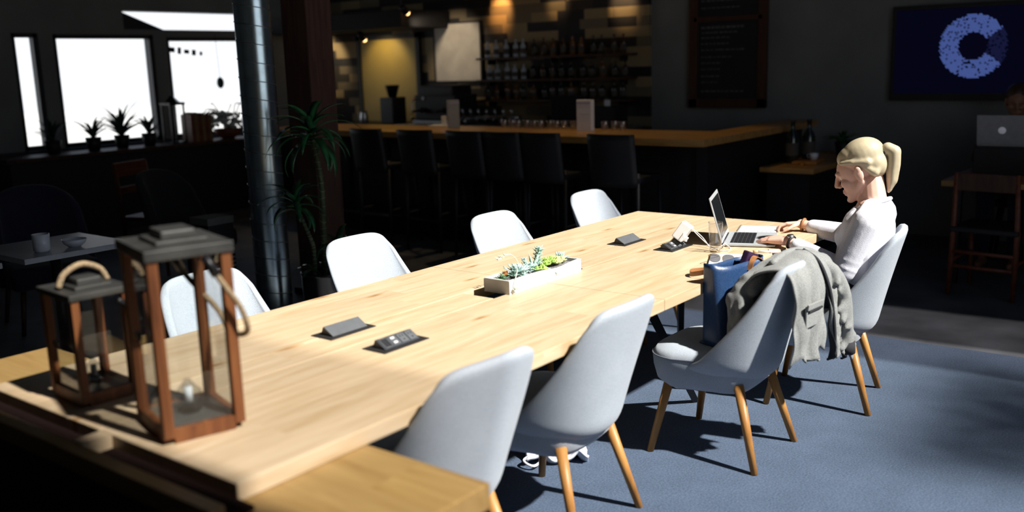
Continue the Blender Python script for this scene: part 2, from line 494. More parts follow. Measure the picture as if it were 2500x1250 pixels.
def capsule(bm, a, ra, b, rb, n=14):
    """tapered limb segment with round ends"""
    a, b = Vector(a), Vector(b)
    d = (b - a)
    if d.length < 1e-6:
        return ball(bm, a, ra)
    d.normalize()
    x, y = frame_at(d)
    prof = []
    for k in range(1, 5):
        t = -PI / 2 + k * PI / 8
        prof.append((a + d * ra * math.sin(t), ra * math.cos(t)))
    for k in range(0, 4):
        t = k * PI / 8
        prof.append((b + d * rb * math.sin(t), rb * math.cos(t)))
    rings = [[bm.verts.new(p + (x * math.cos(2 * PI * k / n) + y * math.sin(2 * PI * k / n)) * r) for k in range(n)] for p, r in prof]
    t0 = bm.verts.new(a - d * ra)
    t1 = bm.verts.new(b + d * rb)
    for A, B in zip(rings, rings[1:]):
        for k in range(n):
            bm.faces.new((A[k], A[(k + 1) % n], B[(k + 1) % n], B[k]))
    for k in range(n):
        bm.faces.new((rings[0][(k + 1) % n], rings[0][k], t0))
        bm.faces.new((rings[-1][k], rings[-1][(k + 1) % n], t1))
    return bm


def fused(name, bm, mat, parent, voxel=0.005, smooth=4, label=None, decimate=None):
    """merge overlapping closed shapes into one continuous skin"""
    me = bpy.data.meshes.new(name)
    bmesh.ops.recalc_face_normals(bm, faces=bm.faces[:])
    bm.to_mesh(me)
    bm.free()
    o = bpy.data.objects.new(name, me)
    COL.objects.link(o)
    r = o.modifiers.new('r', 'REMESH')
    r.mode = 'VOXEL'
    r.voxel_size = voxel
    r.use_smooth_shade = True
    if smooth:
        s = o.modifiers.new('s', 'SMOOTH')
        s.factor = 0.5
        s.iterations = smooth
    dg = bpy.context.evaluated_depsgraph_get()
    nm = bpy.data.meshes.new_from_object(o.evaluated_get(dg))
    o.modifiers.clear()
    o.data = nm
    nm.name = name
    nm.materials.clear()
    nm.materials.append(mat)
    for p in nm.polygons:
        p.use_smooth = True
    if parent:
        o.parent = parent
    if label:
        o['label'] = label
    return o


def bez(pts, n=16):
    """smooth curve through pts"""
    pts = [Vector(p) for p in pts]
    P = [pts[0] * 2 - pts[1]] + pts + [pts[-1] * 2 - pts[-2]]
    out = []
    for i in range(1, len(P) - 2):
        a, b, c, d = P[i - 1], P[i], P[i + 1], P[i + 2]
        for k in range(n):
            t = k / n
            out.append(0.5 * ((2 * b) + (c - a) * t + (2 * a - 5 * b + 4 * c - d) * t * t + (3 * b - 3 * c + d - a) * t ** 3))
    out.append(pts[-1])
    return out


def shell(bm, fn, nu, nv, thick, mat_in=None):
    """closed sheet of a given thickness over fn(u, v), u and v in 0..1; thickness goes against the surface normal"""
    P = [[Vector(fn(i / nu, j / nv)) for j in range(nv + 1)] for i in range(nu + 1)]
    Nn = []
    for i in range(nu + 1):
        row = []
        for j in range(nv + 1):
            du = P[min(i + 1, nu)][j] - P[max(i - 1, 0)][j]
            dv = P[i][min(j + 1, nv)] - P[i][max(j - 1, 0)]
            n = du.cross(dv)
            row.append(n.normalized() if n.length > 1e-9 else Vector((0, 0, 1)))
        Nn.append(row)
    A = [[bm.verts.new(P[i][j]) for j in range(nv + 1)] for i in range(nu + 1)]
    B = [[bm.verts.new(P[i][j] - Nn[i][j] * thick) for j in range(nv + 1)] for i in range(nu + 1)]
    for i in range(nu):
        for j in range(nv):
            bm.faces.new((A[i][j], A[i + 1][j], A[i + 1][j + 1], A[i][j + 1]))
            f = bm.faces.new((B[i][j], B[i][j + 1], B[i + 1][j + 1], B[i + 1][j]))
            if mat_in is not None:
                f.material_index = mat_in
    for i in range(nu):
        bm.faces.new((A[i][0], B[i][0], B[i + 1][0], A[i + 1][0]))
        bm.faces.new((A[i][nv], A[i + 1][nv], B[i + 1][nv], B[i][nv]))
    for j in range(nv):
        bm.faces.new((A[0][j], A[0][j + 1], B[0][j + 1], B[0][j]))
        bm.faces.new((A[nu][j], B[nu][j], B[nu][j + 1], A[nu][j + 1]))
    return bm


def subsurf(o, lv=1):
    s = o.modifiers.new('subd', 'SUBSURF')
    s.levels = lv
    s.render_levels = lv
    return o


def prism(bm, poly, y0, y1, axis='Y'):
    """extrude a polygon given as (a, b) pairs along an axis"""
    def P(a, b, t):
        return {'Y': (a, t, b), 'X': (t, a, b), 'Z': (a, b, t)}[axis]
    A = [bm.verts.new(P(a, b, y0)) for a, b in poly]
    B = [bm.verts.new(P(a, b, y1)) for a, b in poly]
    bm.faces.new(A)
    bm.faces.new(B[::-1])
    n = len(poly)
    for k in range(n):
        bm.faces.new((A[k], B[k], B[(k + 1) % n], A[(k + 1) % n]))
    return bm


# ================================================================== the room
X0, X1, Y0, Y1, ZC = -5.0, 6.2, -3.0, 8.0, 6.3
b = MB(); bx(b, X0 - .2, X1 + .2, Y0 - .2, Y1 + .2, -0.12, 0.0); struct('floor', b, M['floor'])
b = MB(); bx(b, X0 - .2, X1 + .2, Y0 - .2, Y1 + .2, ZC, ZC + 0.15); struct('ceiling', b, M['ceil'])
b = MB(); bx(b, X0 - .2, X0, Y0, Y1, 0, ZC); struct('wall_front', b, M['darkwall'])
b = MB(); bx(b, X1, X1 + .2, Y0, Y1, 0, ZC); struct('wall_back', b, M['darkwall'])


def wall_y(name, y0, y1, xa, xb, holes, mat):
    """wall in the plane of constant Y with rectangular holes (x0, x1, z0, z1), cut as strips"""
    bm = MB()
    xs = sorted({xa, xb, *[h[0] for h in holes], *[h[1] for h in holes]})
    for a, c in zip(xs, xs[1:]):
        hs = sorted([(h[2], h[3]) for h in holes if h[0] <= a + 1e-6 and h[1] >= c - 1e-6])
        z = 0.0
        for p, q in hs:
            if p > z:
                bx(bm, a, c, y0, y1, z, p)
            z = q
        if z < ZC:
            bx(bm, a, c, y0, y1, z, ZC)
    return struct(name, bm, mat)


# left wall with the bright windows; a clerestory strip with a raking end above the third
WIN = [(2.02, 2.30, 0.88, 2.11), (2.46, 3.66, 0.88, 2.10), (3.83, 5.3, 0.88, 2.075)]
wall_y('wall_left', Y1, Y1 + 0.2, X0, X1, WIN + [(3.30, 5.3, 2.16, 2.37)], M['darkwall'])
b = MB(); prism(b, [(3.28, 2.15), (3.84, 2.15), (3.28, 2.36)], Y1 + 0.01, Y1 + 0.19); struct('trim_1', b, M['frame'])
for i, (a, c, p, q) in enumerate(WIN):
    b = MB()
    for (xa, xb, za, zb) in ((a, a + .045, p, q), (c - .045, c, p, q), (a, c, p, p + .045), (a, c, q - .045, q)):
        bx(b, xa, xb, Y1 + .02, Y1 + .10, za, zb)
    wf = struct('window_%d' % (i + 1), b, M['frame'])
    b = MB(); bx(b, a + .04, c - .04, Y1 + .055, Y1 + .063, p + .04, q - .04); obj('pane', b, M['glass'], wf)
b = MB(); bx(b, 3.3, 5.3, Y1 + .055, Y1 + .063, 2.16, 2.37); wf = struct('window_4', b, M['glass'])
b = MB(); bx(b, 1.2, 5.4, Y1 - .10, Y1 + .01, 0.84, 0.88); struct('trim_2', b, M['frame'])

# right wall, outside the frame: the tall glazing the sun comes through
HR = (-1.56, 3.60, 0.75, 5.95)
wall_y('wall_right', Y0 - 0.2, Y0, X0, X1, [HR], M['darkwall'])
BAYS = (-1.56, -0.75, 2.36, 2.86, 3.60)
b = MB()
for xa in (BAYS[0], BAYS[-1]):                               # the bays are butt-jointed, without posts
    bx(b, xa - .025, xa + .025, Y0 - .12, Y0 - .04, HR[2], HR[3])
bx(b, HR[0], HR[1], Y0 - .12, Y0 - .04, HR[2], HR[2] + .06)
bx(b, HR[0], HR[1], Y0 - .12, Y0 - .04, HR[3] - .06, HR[3])
wf = struct('window_5', b, M['frame'])
for k, tn in enumerate(('dimmer_light', 'glass', 'dimmer_mid', 'dimmer_dark')):     # outer bays tinted, added out of view to dim the sun
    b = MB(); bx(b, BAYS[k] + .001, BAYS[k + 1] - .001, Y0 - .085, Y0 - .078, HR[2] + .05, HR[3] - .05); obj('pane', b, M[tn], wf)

# the street outside: ground so that the light does not come from below
b = MB(); bx(b, -40, 40, Y1 + .4, 60, -0.6, -0.5); struct('ground', b, M['pave'])
b = MB(); bx(b, -40, 40, -60, Y0 - .4, -0.6, -0.5); struct('ground_street', b, M['floor'])

# a tree added out of view; its crown is shaped to shade the carpet
st_ = empty('added_shade_tree', 'tree added outside the tall window to shade a strip of the carpet', 'tree', (2.12, -10.9, -0.5))
b = MB(); tube(b, [(0, 0, 0), (.05, .0, 4), (.0, .0, 8), (-.02, 0, 10.4)], [.10, .07, .04, .02], 8); obj('trunk', b, M['post'], st_, True)
b = MB()
rg = random.Random(5)
for k in range(420):
    a_ = rg.random() * 2 * PI; r_ = math.sqrt(rg.random())
    box(b, (.80 * r_ * math.cos(a_), .20 * r_ * math.sin(a_), 10.85 + rg.uniform(-.50, .40)), (.11, .075, .004), (rg.random() * 3, rg.random() * 3, rg.random() * 3))
obj('foliage', b, M['dgreen'], st_)['kind'] = 'stuff'

# carpet
b = MB(); bx(b, -4.4, 2.70, -2.9, 1.75, 0.0, 0.008); o = obj('carpet', b, M['rug'])
tag(o, 'blue grey carpet lying under the long table and its chairs', 'carpet')

# wood block wall behind the bar
b = MB(); bx(b, X1 - .05, X1, 2.79, 7.95, 0, 3.4); struct('wall_blocks', b, M['blocks'])
b = MB(); bx(b, X1 - .09, X1 - .05, 6.10, 7.10, 0, 2.0); d1 = struct('door_1', b, M['olive'])
b = MB(); ball(b, (X1 - .12, 6.20, 1.0), .03); tube(b, [(X1 - .09, 6.2, 1.0), (X1 - .12, 6.2, 1.0)], .012); obj('door_knob', b, M['steel'], d1, True)
b = MB()
bx(b, X1 - .11, X1 - .05, 6.04, 6.10, 0, 2.06); bx(b, X1 - .11, X1 - .05, 7.10, 7.16, 0, 2.06); bx(b, X1 - .11, X1 - .05, 6.04, 7.16, 2.0, 2.06)
struct('trim_3', b, M['black'])
# dark boxed duct above the door and soffit over the bar
b = MB(); bx(b, 5.3, X1 - .05, 5.55, 7.95, 2.10, 2.30, .01); struct('trim_4', b, M['ceil'])
b = MB(); bx(b, 5.55, X1 - .05, 2.79, 5.55, 2.62, 2.70); struct('trim_5', b, M['blocks'])


def spot(name, loc, target, energy, color, size=60, blend=0.6, rad=0.04):
    l = bpy.data.lights.new(name, 'SPOT')
    l.energy = energy; l.color = color; l.spot_size = math.radians(size); l.spot_blend = blend; l.shadow_soft_size = rad
    o = bpy.data.objects.new(name, l)
    o.location = loc
    o.rotation_euler = (Vector(target) - Vector(loc)).to_track_quat('-Z', 'Y').to_euler()
    COL.objects.link(o)
    return o


def spotlight_can(loc, target, label, energy, color, size, group='ceiling spot lamps behind the bar'):
    t = empty('spot_lamp', label, 'lamp', loc, 0, group)
    d = (Vector(target) - Vector(loc)).normalized()
    b = MB(); tube(b, [(0, 0, .02), tuple(d * .10)], [.035, .045], 14); obj('lamp_can', b, M['bmetal'], t, True)
    b = MB(); tube(b, [(0, 0, .02), (0, 0, .05 if loc[2] < 2.2 else .20 if loc[2] < 3 else 2.69)], .008, 6); obj('stem', b, M['bmetal'], t)
    b = MB(); ball(b, d * .11, .030); obj('bulb', b, M['bulb'], t, True)
    spot('spot_light', Vector(loc) + d * .15, target, energy, color, size)
    return t


WARM = (1.0, 0.62, 0.28)
spotlight_can((5.80, 3.15, 2.52), (6.2, 3.10, 2.25), 'ceiling spot lamp washing the block wall beside its plain dark end', 14, WARM, 68)
spotlight_can((5.80, 3.95, 2.52), (6.2, 3.95, 2.30), 'middle ceiling spot lamp above the back bar shelves', 4, WARM, 68)
spotlight_can((5.80, 4.70, 2.52), (6.2, 4.75, 2.25), 'ceiling spot lamp above the left end of the bottle shelves', 16, (1.0, 0.48, 0.16), 68)
spotlight_can((5.2, 5.45, 2.30), (6.2, 5.45, 1.80), 'ceiling spot lamp lighting the cream panel left of the shelves', 16, (1.0, 0.80, 0.58), 70)
spotlight_can((5.62, 6.60, 2.06), (6.11, 6.62, 1.72), 'ceiling spot lamp shining down the olive door', 7, (1.0, 0.72, 0.30), 110)
spotlight_can((5.62, 7.60, 2.06), (6.15, 7.72, 1.75), 'ceiling spot lamp lighting the far left end of the block wall', 10, (1.0, 0.78, 0.48), 90)

for y_, nm_ in ((1.6, 'right end'), (3.2, 'middle'), (4.8, 'left end')):
    spotlight_can((4.05, y_, 3.6), (4.05, y_, 1.0), 'ceiling spot lamp hung over the %s of the bar top' % nm_, 34, (1.0, 0.72, 0.38), 62, 'ceiling spot lamps over the bar')

# ================================================================== the long table
T = 0.74
TH = 0.045
tb = empty('meeting_table', 'long pale oak plank meeting table with pop up sockets and a lower cross board', 'table', (0, 0, 0))
XN, XJ, XF = -1.66, 0.29, 2.14
YR, YS, YC, YL = -0.60, -0.025, 0.135, 0.595
for (a, c) in ((XN, XJ - .001), (XJ + .001, XF)):
    b = MB(); bx(b, a, c, YR, YS - .0012, T - TH, T, .003); obj('tabletop', b, M['table'], tb)
    b = MB(); bx(b, a, c, YC + .0006, YL, T - TH, T, .003); obj('tabletop', b, M['table'], tb)
for (a, c) in ((XN, -0.032), (0.60, XF)):
    b = MB(); bx(b, a, c, YS + .0012, YC - .0006, T - TH, T, .003); obj('centre_board', b, M['table'], tb)
b = MB(); bx(b, -.032, .60, YS - .01, YC + .01, T - TH - .03, T - TH - .02); obj('trough', b, M['bmetal'], tb)
# cross board under the near end
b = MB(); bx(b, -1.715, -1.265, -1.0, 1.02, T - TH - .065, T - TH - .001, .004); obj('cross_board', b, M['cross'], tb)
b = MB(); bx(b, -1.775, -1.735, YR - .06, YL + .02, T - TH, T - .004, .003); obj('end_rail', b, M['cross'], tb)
b = MB(); bx(b, -1.735, XN, -0.085, -0.03, T - TH, T - .002); obj('end_block', b, M['table'], tb)
for (a, c) in ((YR - .06, -0.088), (-0.027, YL + .02)):
    b = MB(); bx(b, -1.733, XN - .002, a, c, T - TH, T - .034); obj('slot_shade_strip', b, M['slot'], tb)  # near-black strip paints the shade down in the end gap
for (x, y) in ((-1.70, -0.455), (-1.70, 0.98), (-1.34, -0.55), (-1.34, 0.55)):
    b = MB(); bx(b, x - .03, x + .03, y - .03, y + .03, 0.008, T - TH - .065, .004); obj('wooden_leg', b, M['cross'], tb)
for (x, xf) in ((-0.53, -0.53), (0.60, 1.15), (2.04, 2.04)):
    for y_ in (-.30, .25):
        b = MB(); tube(b, [(x, y_, T - TH), (xf, y_, 0.008)], [.030, .022], 4); obj('metal_leg', b, M['bmetal'], tb)
for sgn in (-1, 1):
    b = MB(); bx(b, -1.2, 2.05, sgn * .27 - .02, sgn * .27 + .02, T - TH - .06, T - TH - .001); obj('under_rail', b, M['bmetal'], tb)


b = MB(); bx(b, -1.655, -1.635, -0.64, 1.0, 0.06, T - TH - .066); obj('added_dark_panel', b, M['black'], tb)  # black sheet added to make the space under the table end dark


# pop-up sockets let into the top
def popup(cx, cy, open_face, label):
    t = empty('popup_socket', label, 'power socket', (cx, cy, T), 0, 'pop up sockets in the table')
    b = MB(); bx(b, -.105, .105, -.052, .052, -.004, .0035, .0015); obj('cover_plate', b, M['plate'], t)
    # wedge: ridge to the back, face sloping to the -Y side
    h, yr, yf, yb_ = .029, .012, -.030, .030
    b = MB(); prism(b, [(yf, .0035), (yr, h), (yr + .006, h), (yb_, .0035)], -.078, .078, 'X'); obj('wedge', b, M['outlet'] if open_face else M['plate'], t)
    n = Vector((0, -(h - .0035), (yr - yf))).normalized()
    up_ = Vector((0, yr - yf, h - .0035)).normalized()
    mid = Vector((0, (yr + yf) / 2, (h + .0035) / 2))
    R = Matrix((Vector((1, 0, 0)), up_, n)).transposed()
    Ln = math.hypot(yr - yf, h - .0035)
    if not open_face:
        b = MB(); box(b, mid + n * .002, (.160, Ln + .004, .004), R.to_4x4()); obj('lid', b, M['pmetal'], t, label='smooth grey metal lid')
    else:
        b = MB(); box(b, mid + n * .001, (.160, Ln, .002), R.to_4x4()); obj('face_plate', b, M['outlet'], t)
        for k, px in enumerate((-.058, -.019, .020, .059)):
            c0 = mid + Vector((px, 0, 0)) + n * .003
            b = MB()
            if k == 0:
                for (dx, dy, sx, sy) in ((-.0155, 0, .003, Ln * .86), (.0155, 0, .003, Ln * .86), (0, Ln * .41, .034, .003), (0, -Ln * .41, .034, .003)):
                    box(b, c0 + Vector((dx, 0, 0)) + up_ * dy, (sx, sy, .004), R.to_4x4())
                obj('open_bay', b, M['pmetal'], t)
                b = MB(); box(b, mid + Vector((px, 0, 0)) + n * .0022, (.029, Ln * .80, .0006), R.to_4x4()); obj('bay_hole', b, M['black'], t)
            else:
                box(b, c0, (.032, Ln * .80, .003), R.to_4x4(), .001)
                md = obj('outlet_module', b, M['pmetal'], t)
                if k == 1:
                    for dy in (-.010, .010):
                        b = MB(); box(b, c0 + up_ * dy + n * .002 - Vector((.002, 0, 0)), (.014, .007, .002), R.to_4x4()); obj('usb_port', b, M['wplastic'], md)
                else:
                    for (dx, dy, sx, sy) in ((-.006, .009, .003, .010), (.006, .009, .003, .010), (0, -.009, .006, .006)):
                        b = MB(); box(b, c0 + up_ * dy + Vector((dx, 0, 0)) + n * .0016, (sx, sy, .001), R.to_4x4()); obj('slot', b, M['black'], md)
    return t


popup(-0.675, 0.128, False, 'pop up socket with a blank grey lid, nearer the lanterns')
popup(-0.688, -0.138, True, 'pop up socket with open outlets and white usb ports, nearer the lanterns')
popup(1.232, 0.130, False, 'pop up socket with a blank grey lid, beyond the planter')
popup(1.215, -0.140, True, 'pop up socket in use, holding the white laptop charger')


# ================================================================== chairs
def make_chair(label, loc, rz):
    t = empty('dining_chair', label, 'chair', loc, rz)

    def fn(u, v):
        a = (u * 2 - 1)
        zt = 0.85 - 0.085 * abs(a) ** 4.5
        zb = 0.345 + 0.045 * abs(a) ** 2.5
        z = zb + (zt - zb) * v
        k = (z - 0.36) / 0.475
        w = 0.252 + 0.012 * math.sin(PI * min(max(k, 0), 1)) - 0.052 * max(k, 0) ** 1.6
        if v < 0.12:
            w -= 0.05 * (1 - v / 0.12) ** 2
        dpt = 0.275 * (1 - min(max(k, 0), 1)) ** 1.5 + 0.055
        yc = -0.232 - 0.115 * max(k, 0) ** 1.15
        if v < 0.12:
            yc += 0.045 * (1 - v / 0.12) ** 2
        ang = a * PI / 2 * 0.97
        return (w * math.sin(ang), yc + dpt * (1 - math.cos(ang)) ** 1.15, z)
    b = MB(); shell(b, fn, 22, 16, 0.034)
    subsurf(obj('backrest', b, M['chair'], t, True), 1)
    # seat cushion
    prof = [(.300, .80), (.330, .93), (.385, .985), (.425, 1.0), (.443, .985), (.462, .93), (.474, .70), (.478, .35)]
    n = 40

    def ring(z, s, bm):
        out = []
        for k in range(n):
            ang = 2 * PI * k / n
            ca, sa = math.cos(ang), math.sin(ang)
            py = 0.036 + 0.224 * math.copysign(abs(sa) ** 0.55, sa) * s
            q_ = min(max((py + 0.02) / 0.13, 0), 1)
            px = (0.206 + 0.040 * q_ * q_ * (3 - 2 * q_)) * math.copysign(abs(ca) ** 0.55, ca) * s
            out.append(bm.verts.new((px, py, z)))
        return out
    b = MB()
    rings = [ring(z + .0, s, b) for z, s in prof]
    for A, B in zip(rings, rings[1:]):
        for k in range(n):
            b.faces.new((A[k], A[(k + 1) % n], B[(k + 1) % n], B[k]))
    b.faces.new(rings[0][::-1]); b.faces.new(rings[-1])
    st = obj('seat', b, M['chair'], t, True)
    b = MB()
    pp = [v.co.copy() for v in ring(.436, 1.003, b)]
    b.free(); b = MB(); tube(b, pp, .0030, 6, closed=True); obj('piping', b, M['piping'], st, True)
    for sx in (-1, 1):
        b = MB(); tube(b, [(sx * .150, -.135, .345), (sx * .207, -.235, 0.008)], [.021, .014], 14); obj('leg', b, M['leg'], t, True)
        b = MB(); tube(b, [(sx * .165, .160, .345), (sx * .225, .225, 0.008)], [.021, .014], 14); obj('leg', b, M['leg'], t, True)
    b = MB(); box(b, (0, .03, .330), (.30, .26, .04), None, .012); obj('seat_base', b, M['black'], t)
    return t


ch0 = make_chair('pale grey upholstered chair nearest the camera, its back over the cross board corner', (-0.88, -0.405, 0), math.radians(-4))
dup(ch0, (-0.18, -0.405, 0), 0.0, 'empty pale grey upholstered chair between the nearest chair and the jacket chair')
chD = dup(ch0, (0.73, -0.64, 0), 0.0, 'pale grey upholstered chair with a jacket over its back and a navy bag on it')
chE = dup(ch0, (1.565, -0.77, 0), math.radians(11), 'pale grey upholstered chair the woman sits on')
dup(ch0, (-0.66, 0.66, 0), PI, 'pale grey upholstered chair seen through the glass of the large lantern')
dup(ch0, (0.23, 0.72, 0), PI, 'pale grey upholstered chair in front of the tall potted plant')
dup(ch0, (1.10, 0.58, 0), PI, 'pale grey upholstered chair across the table just behind the planter')
dup(ch0, (2.06, 0.60, 0), PI, 'pale grey upholstered chair at the far corner of the table, nearest the bar')
for o in [x for x in COL.objects if x.name.startswith('dining_chair')]:
    o['group'] = 'pale chairs around the long table'


# ================================================================== lanterns
def lantern(label, loc, rz, w, d, h, ropey):
    """origin at the near corner's base centre; w along x, d along y"""
    t = empty('lantern', label, 'lantern', loc, rz, 'lanterns on the table')
    p = .026 if h > .45 else .022
    for sx in (-1, 1):
        for sy in (-1, 1):
            b = MB(); box(b, (sx * (w - p) / 2, sy * (d - p) / 2, h * .48), (p, p, h * .90), None, .002); obj('corner_post', b, M['rust'], t)
    b = MB()
    for sy in (-1, 1):
        box(b, (0, sy * (d - p) / 2, .018), (w - 2 * p, p * .8, .036)); 
    for sx in (-1, 1):
        box(b, (sx * (w - p) / 2, 0, .018), (p * .8, d - 2 * p, .036))
    obj('base_rail', b, M['rust'], t)
    b = MB(); box(b, (0, 0, .030), (w - p, d - p, .006)); obj('base_plate', b, M['lfloor'], t)
    for sy in (-1, 1):
        b = MB(); box(b, (0, sy * (d - p) / 2, h * .5), (w - 2 * p, .0025, h * .86)); obj('glass_pane', b, M['glass'], t)
    for sx in (-1, 1):
        b = MB(); box(b, (sx * (w - p) / 2, 0, h * .5), (.0025, d - 2 * p, h * .86)); obj('glass_pane', b, M['glass'], t)
    b = MB(); box(b, (0, 0, h * .955), (w + .012, d + .012, h * .055), None, .003); obj('roof', b, M['zinc'], t)
    b = MB(); box(b, (0, 0, h * .985 + .004), (w * .62, d * .62, .010), None, .003); box(b, (0, 0, h + .012), (w * .42, d * .42, .022), None, .006); obj('chimney', b, M['zinc'], t)
    # small catch on the left face
    b = MB(); box(b, (-w / 2 - .006, 0, h * .52), (.012, .03, .018)); obj('catch', b, M['bmetal'], t)
    # rope handle: one end pinned each side, hanging over the front
    b = MB()
    if ropey:
        pts = bez([(.035, -d / 2 - .012, h * .905), (.06, -d / 2 - .03, h * .80), (.10, -d / 2 - .035, h * .66), (w / 2 + .018, -d / 2 - .02, h * .53), (w / 2 + .028, -d / 4, h * .46), (w / 2 + .018, .0, h * .47), (w / 2 + .012, d / 4, h * .56), (.07, d / 2 + .02, h * .72), (.02, d / 2 + .012, h * .90)], 8)
        tube(b, pts, .0075, 8); obj('rope_handle', b, M['rope'], t, True)
        b = MB(); tube(b, [pts[0] + Vector((-.004, 0, .012)), pts[6]], .012, 10); obj('rope_sleeve', b, M['bmetal'], t, True)
        b = MB(); tube(b, [pts[-1] + Vector((0, 0, .012)), pts[-7]], .012, 10); obj('rope_sleeve', b, M['bmetal'], t, True)
    else:
        pts = bez([(-w * .42, 0, h), (-w * .30, 0, h + .035), (0, 0, h + .055), (w * .30, 0, h + .035), (w * .42, 0, h)], 8)
        tube(b, pts, .0085, 8); obj('rope_handle', b, M['rope'], t, True)
        b = MB(); tube(b, bez([(.04, -d / 2 - .01, h * .88), (.07, -d / 2 - .015, h * .78), (w / 2 + .01, -d / 2 - .012, h * .66)], 6), .010, 8); obj('rope_sleeve', b, M['bmetal'], t, True)
    return t


def crystal(label, loc, s):
    t = empty('candle_holder', label, 'candle holder', loc, 0, 'glass candle holders inside the lanterns')
    b = MB(); lathe(b, [(.030 * s, 0), (.036 * s, .008 * s), (.020 * s, .018 * s), (.034 * s, .030 * s), (.042 * s, .048 * s), (.036 * s, .066 * s), (.020 * s, .082 * s), (.010 * s, .098 * s)], n=9, cap_bottom=True, cap_top=True)
    obj('holder', b, M['cryst'], t)
    b = MB(); lathe(b, [(.012 * s, .03 * s), (.012 * s, .075 * s)], n=10, cap_bottom=True, cap_top=True); obj('candle', b, M['paper'], t, True)
    return t


lantern('tall wooden lantern with rope handle standing nearest the camera', (-1.497, -0.187, T), math.radians(-16), .205, .245, .495, True)
lantern('smaller lantern with rope loop behind the tall one', (-1.513, 0.252, T), math.radians(-4), .165, .20, .325, False)
crystal('faceted glass candle holder inside the tall lantern', (-1.497, -0.187, T + .033), .88)
crystal('faceted glass candle holder inside the smaller lantern', (-1.513, 0.252, T + .033), .72)

# ================================================================== planter with succulents
pl = empty('succulent_planter', 'low rectangular concrete planter of succulents in the middle of the table', 'planter', (0.295, 0.018, T))
PW, PD, PH = .51, .130, .056
b = MB()
Lx, Ly = PW / 2, PD / 2
wt = .011
nseg = 24


def rim(u):
    return PH - .010 * math.exp(-((u - .68) / .16) ** 2)


prof_o, prof_i = [], []
ov, iv = [], []
for k in range(nseg + 1):
    u = k / nseg
    x = -Lx + PW * u
    xi = min(max(x, -Lx + wt), Lx - wt)
    row = [b.verts.new((x, -Ly, 0)), b.verts.new((x, -Ly, rim(u))), b.verts.new((xi, -Ly + wt, rim(u))), b.verts.new((xi, -Ly + wt, .02)),
           b.verts.new((xi, Ly - wt, .02)), b.verts.new((xi, Ly - wt, PH)), b.verts.new((x, Ly, PH)), b.verts.new((x, Ly, 0))]
    ov.append(row)
for A, B in zip(ov, ov[1:]):
    for k in range(8):
        b.faces.new((A[k], A[(k + 1) % 8], B[(k + 1) % 8], B[k]))
for R in (ov[0], ov[-1]):
    b.faces.new(R)
for sx in (-1, 1):
    bx(b, min(sx * Lx, sx * (Lx - wt)) + (.0004 if sx < 0 else 0), max(sx * Lx, sx * (Lx - wt)) - (.0004 if sx > 0 else 0), -Ly + .004, Ly - .004, .002, PH - .0003)
obj('trough_box', b, M['concrete'], pl)
b = MB()


def soilf(u, v):
    return (-Lx + wt + (PW - 2 * wt) * u, -Ly + wt + (PD - 2 * wt) * v, .042 + .006 * math.sin(u * 19) * math.sin(v * 7 + 1))


shell(b, soilf, 24, 8, .012); obj('gravel', b, M['soil'], pl)


def leaf(bm, base, d, up_, L, w, th, curl=0.0, tip=0.15, n=6, fat=1.0):
    """pointed fleshy leaf"""
    d = Vector(d).normalized()
    s = d.cross(Vector(up_)).normalized()
    nrm = s.cross(d).normalized()
    rings = []
    base = Vector(base)
    for i in range(n + 1):
        t = i / n
        ww = w * (math.sin(PI * min(.12 + t * .88, 1) ** 0.8) * (1 - tip) + tip * (1 - t)) if fat else w * (1 - t)
        ww = max(ww, w * .04)
        p = base + d * L * t + nrm * curl * L * t * t
        hh = th * (1 - .6 * t)
        rings.append([bm.verts.new(p + s * ww), bm.verts.new(p + nrm * hh * .5), bm.verts.new(p - s * ww), bm.verts.new(p - nrm * hh)])
    for A, B in zip(rings, rings[1:]):
        for k in range(4):
            bm.faces.new((A[k], A[(k + 1) % 4], B[(k + 1) % 4], B[k]))
    bm.faces.new(rings[0][::-1]); bm.faces.new(rings[-1])


def rosette(bm, c, L, w, th, rings=3, per=8, rise=.5, curl=.15):
    c = Vector(c)
    for r in range(rings):
        el = math.radians(8 + (r / max(rings - 1, 1)) * 70 * rise + 6)
        ll = L * (1 - .22 * r)
        for k in range(per - r):
            az = 2 * PI * (k + .5 * r) / (per - r) + random.uniform(-.12, .12)
            d = Vector((math.cos(az) * math.cos(el), math.sin(az) * math.cos(el), math.sin(el)))
            leaf(bm, c + Vector((0, 0, .003 * r)), d, (0, 0, 1), ll * random.uniform(.9, 1.1), w, th, curl)


def plantpart(name, fill, mat, label=None):
    b = MB(); fill(b)
    return obj(name, b, mat, pl, True, label=label)


plantpart('spiky_succulent', lambda b: rosette(b, (-.205, .010, .045), .030, .0055, .004, 3, 9, .9, .1), M['dgreen'], 'small dark green spiky succulent')
plantpart('orange_succulent', lambda b: rosette(b, (-.170, .022, .055), .022, .007, .006, 3, 6, 1.1, .1), M['orange_leaf'], 'orange tipped succulent')
plantpart('blue_rosette', lambda b: rosette(b, (-.122, -.004, .060), .060, .011, .006, 4, 13, .8, .12), M['blue_leaf'], 'large pale blue rosette')
plantpart('small_rosette', lambda b: rosette(b, (-.155, -.012, .052), .030, .009, .006, 3, 8, .7, .1), M['sage'])
plantpart('low_rosette', lambda b: rosette(b, (-.125, -.040, .048), .020, .007, .005, 2, 7, .5, .1), M['sage'])


def knobby(b):
    for (x, y, z0, h) in ((-.05, .012, .045, .072), (-.035, -.004, .045, .050), (-.02, -.018, .045, .036), (-.060, .0, .045, .045)):
        n = int(h / .011)
        for i in range(n):
            for k in range(4):
                az = k * PI / 2 + i * .8
                d = Vector((math.cos(az), math.sin(az), .55))
                leaf(b, (x + .003 * math.sin(i), y, z0 + i * .011), d, (0, 0, 1), .016, .0052, .005, .1)


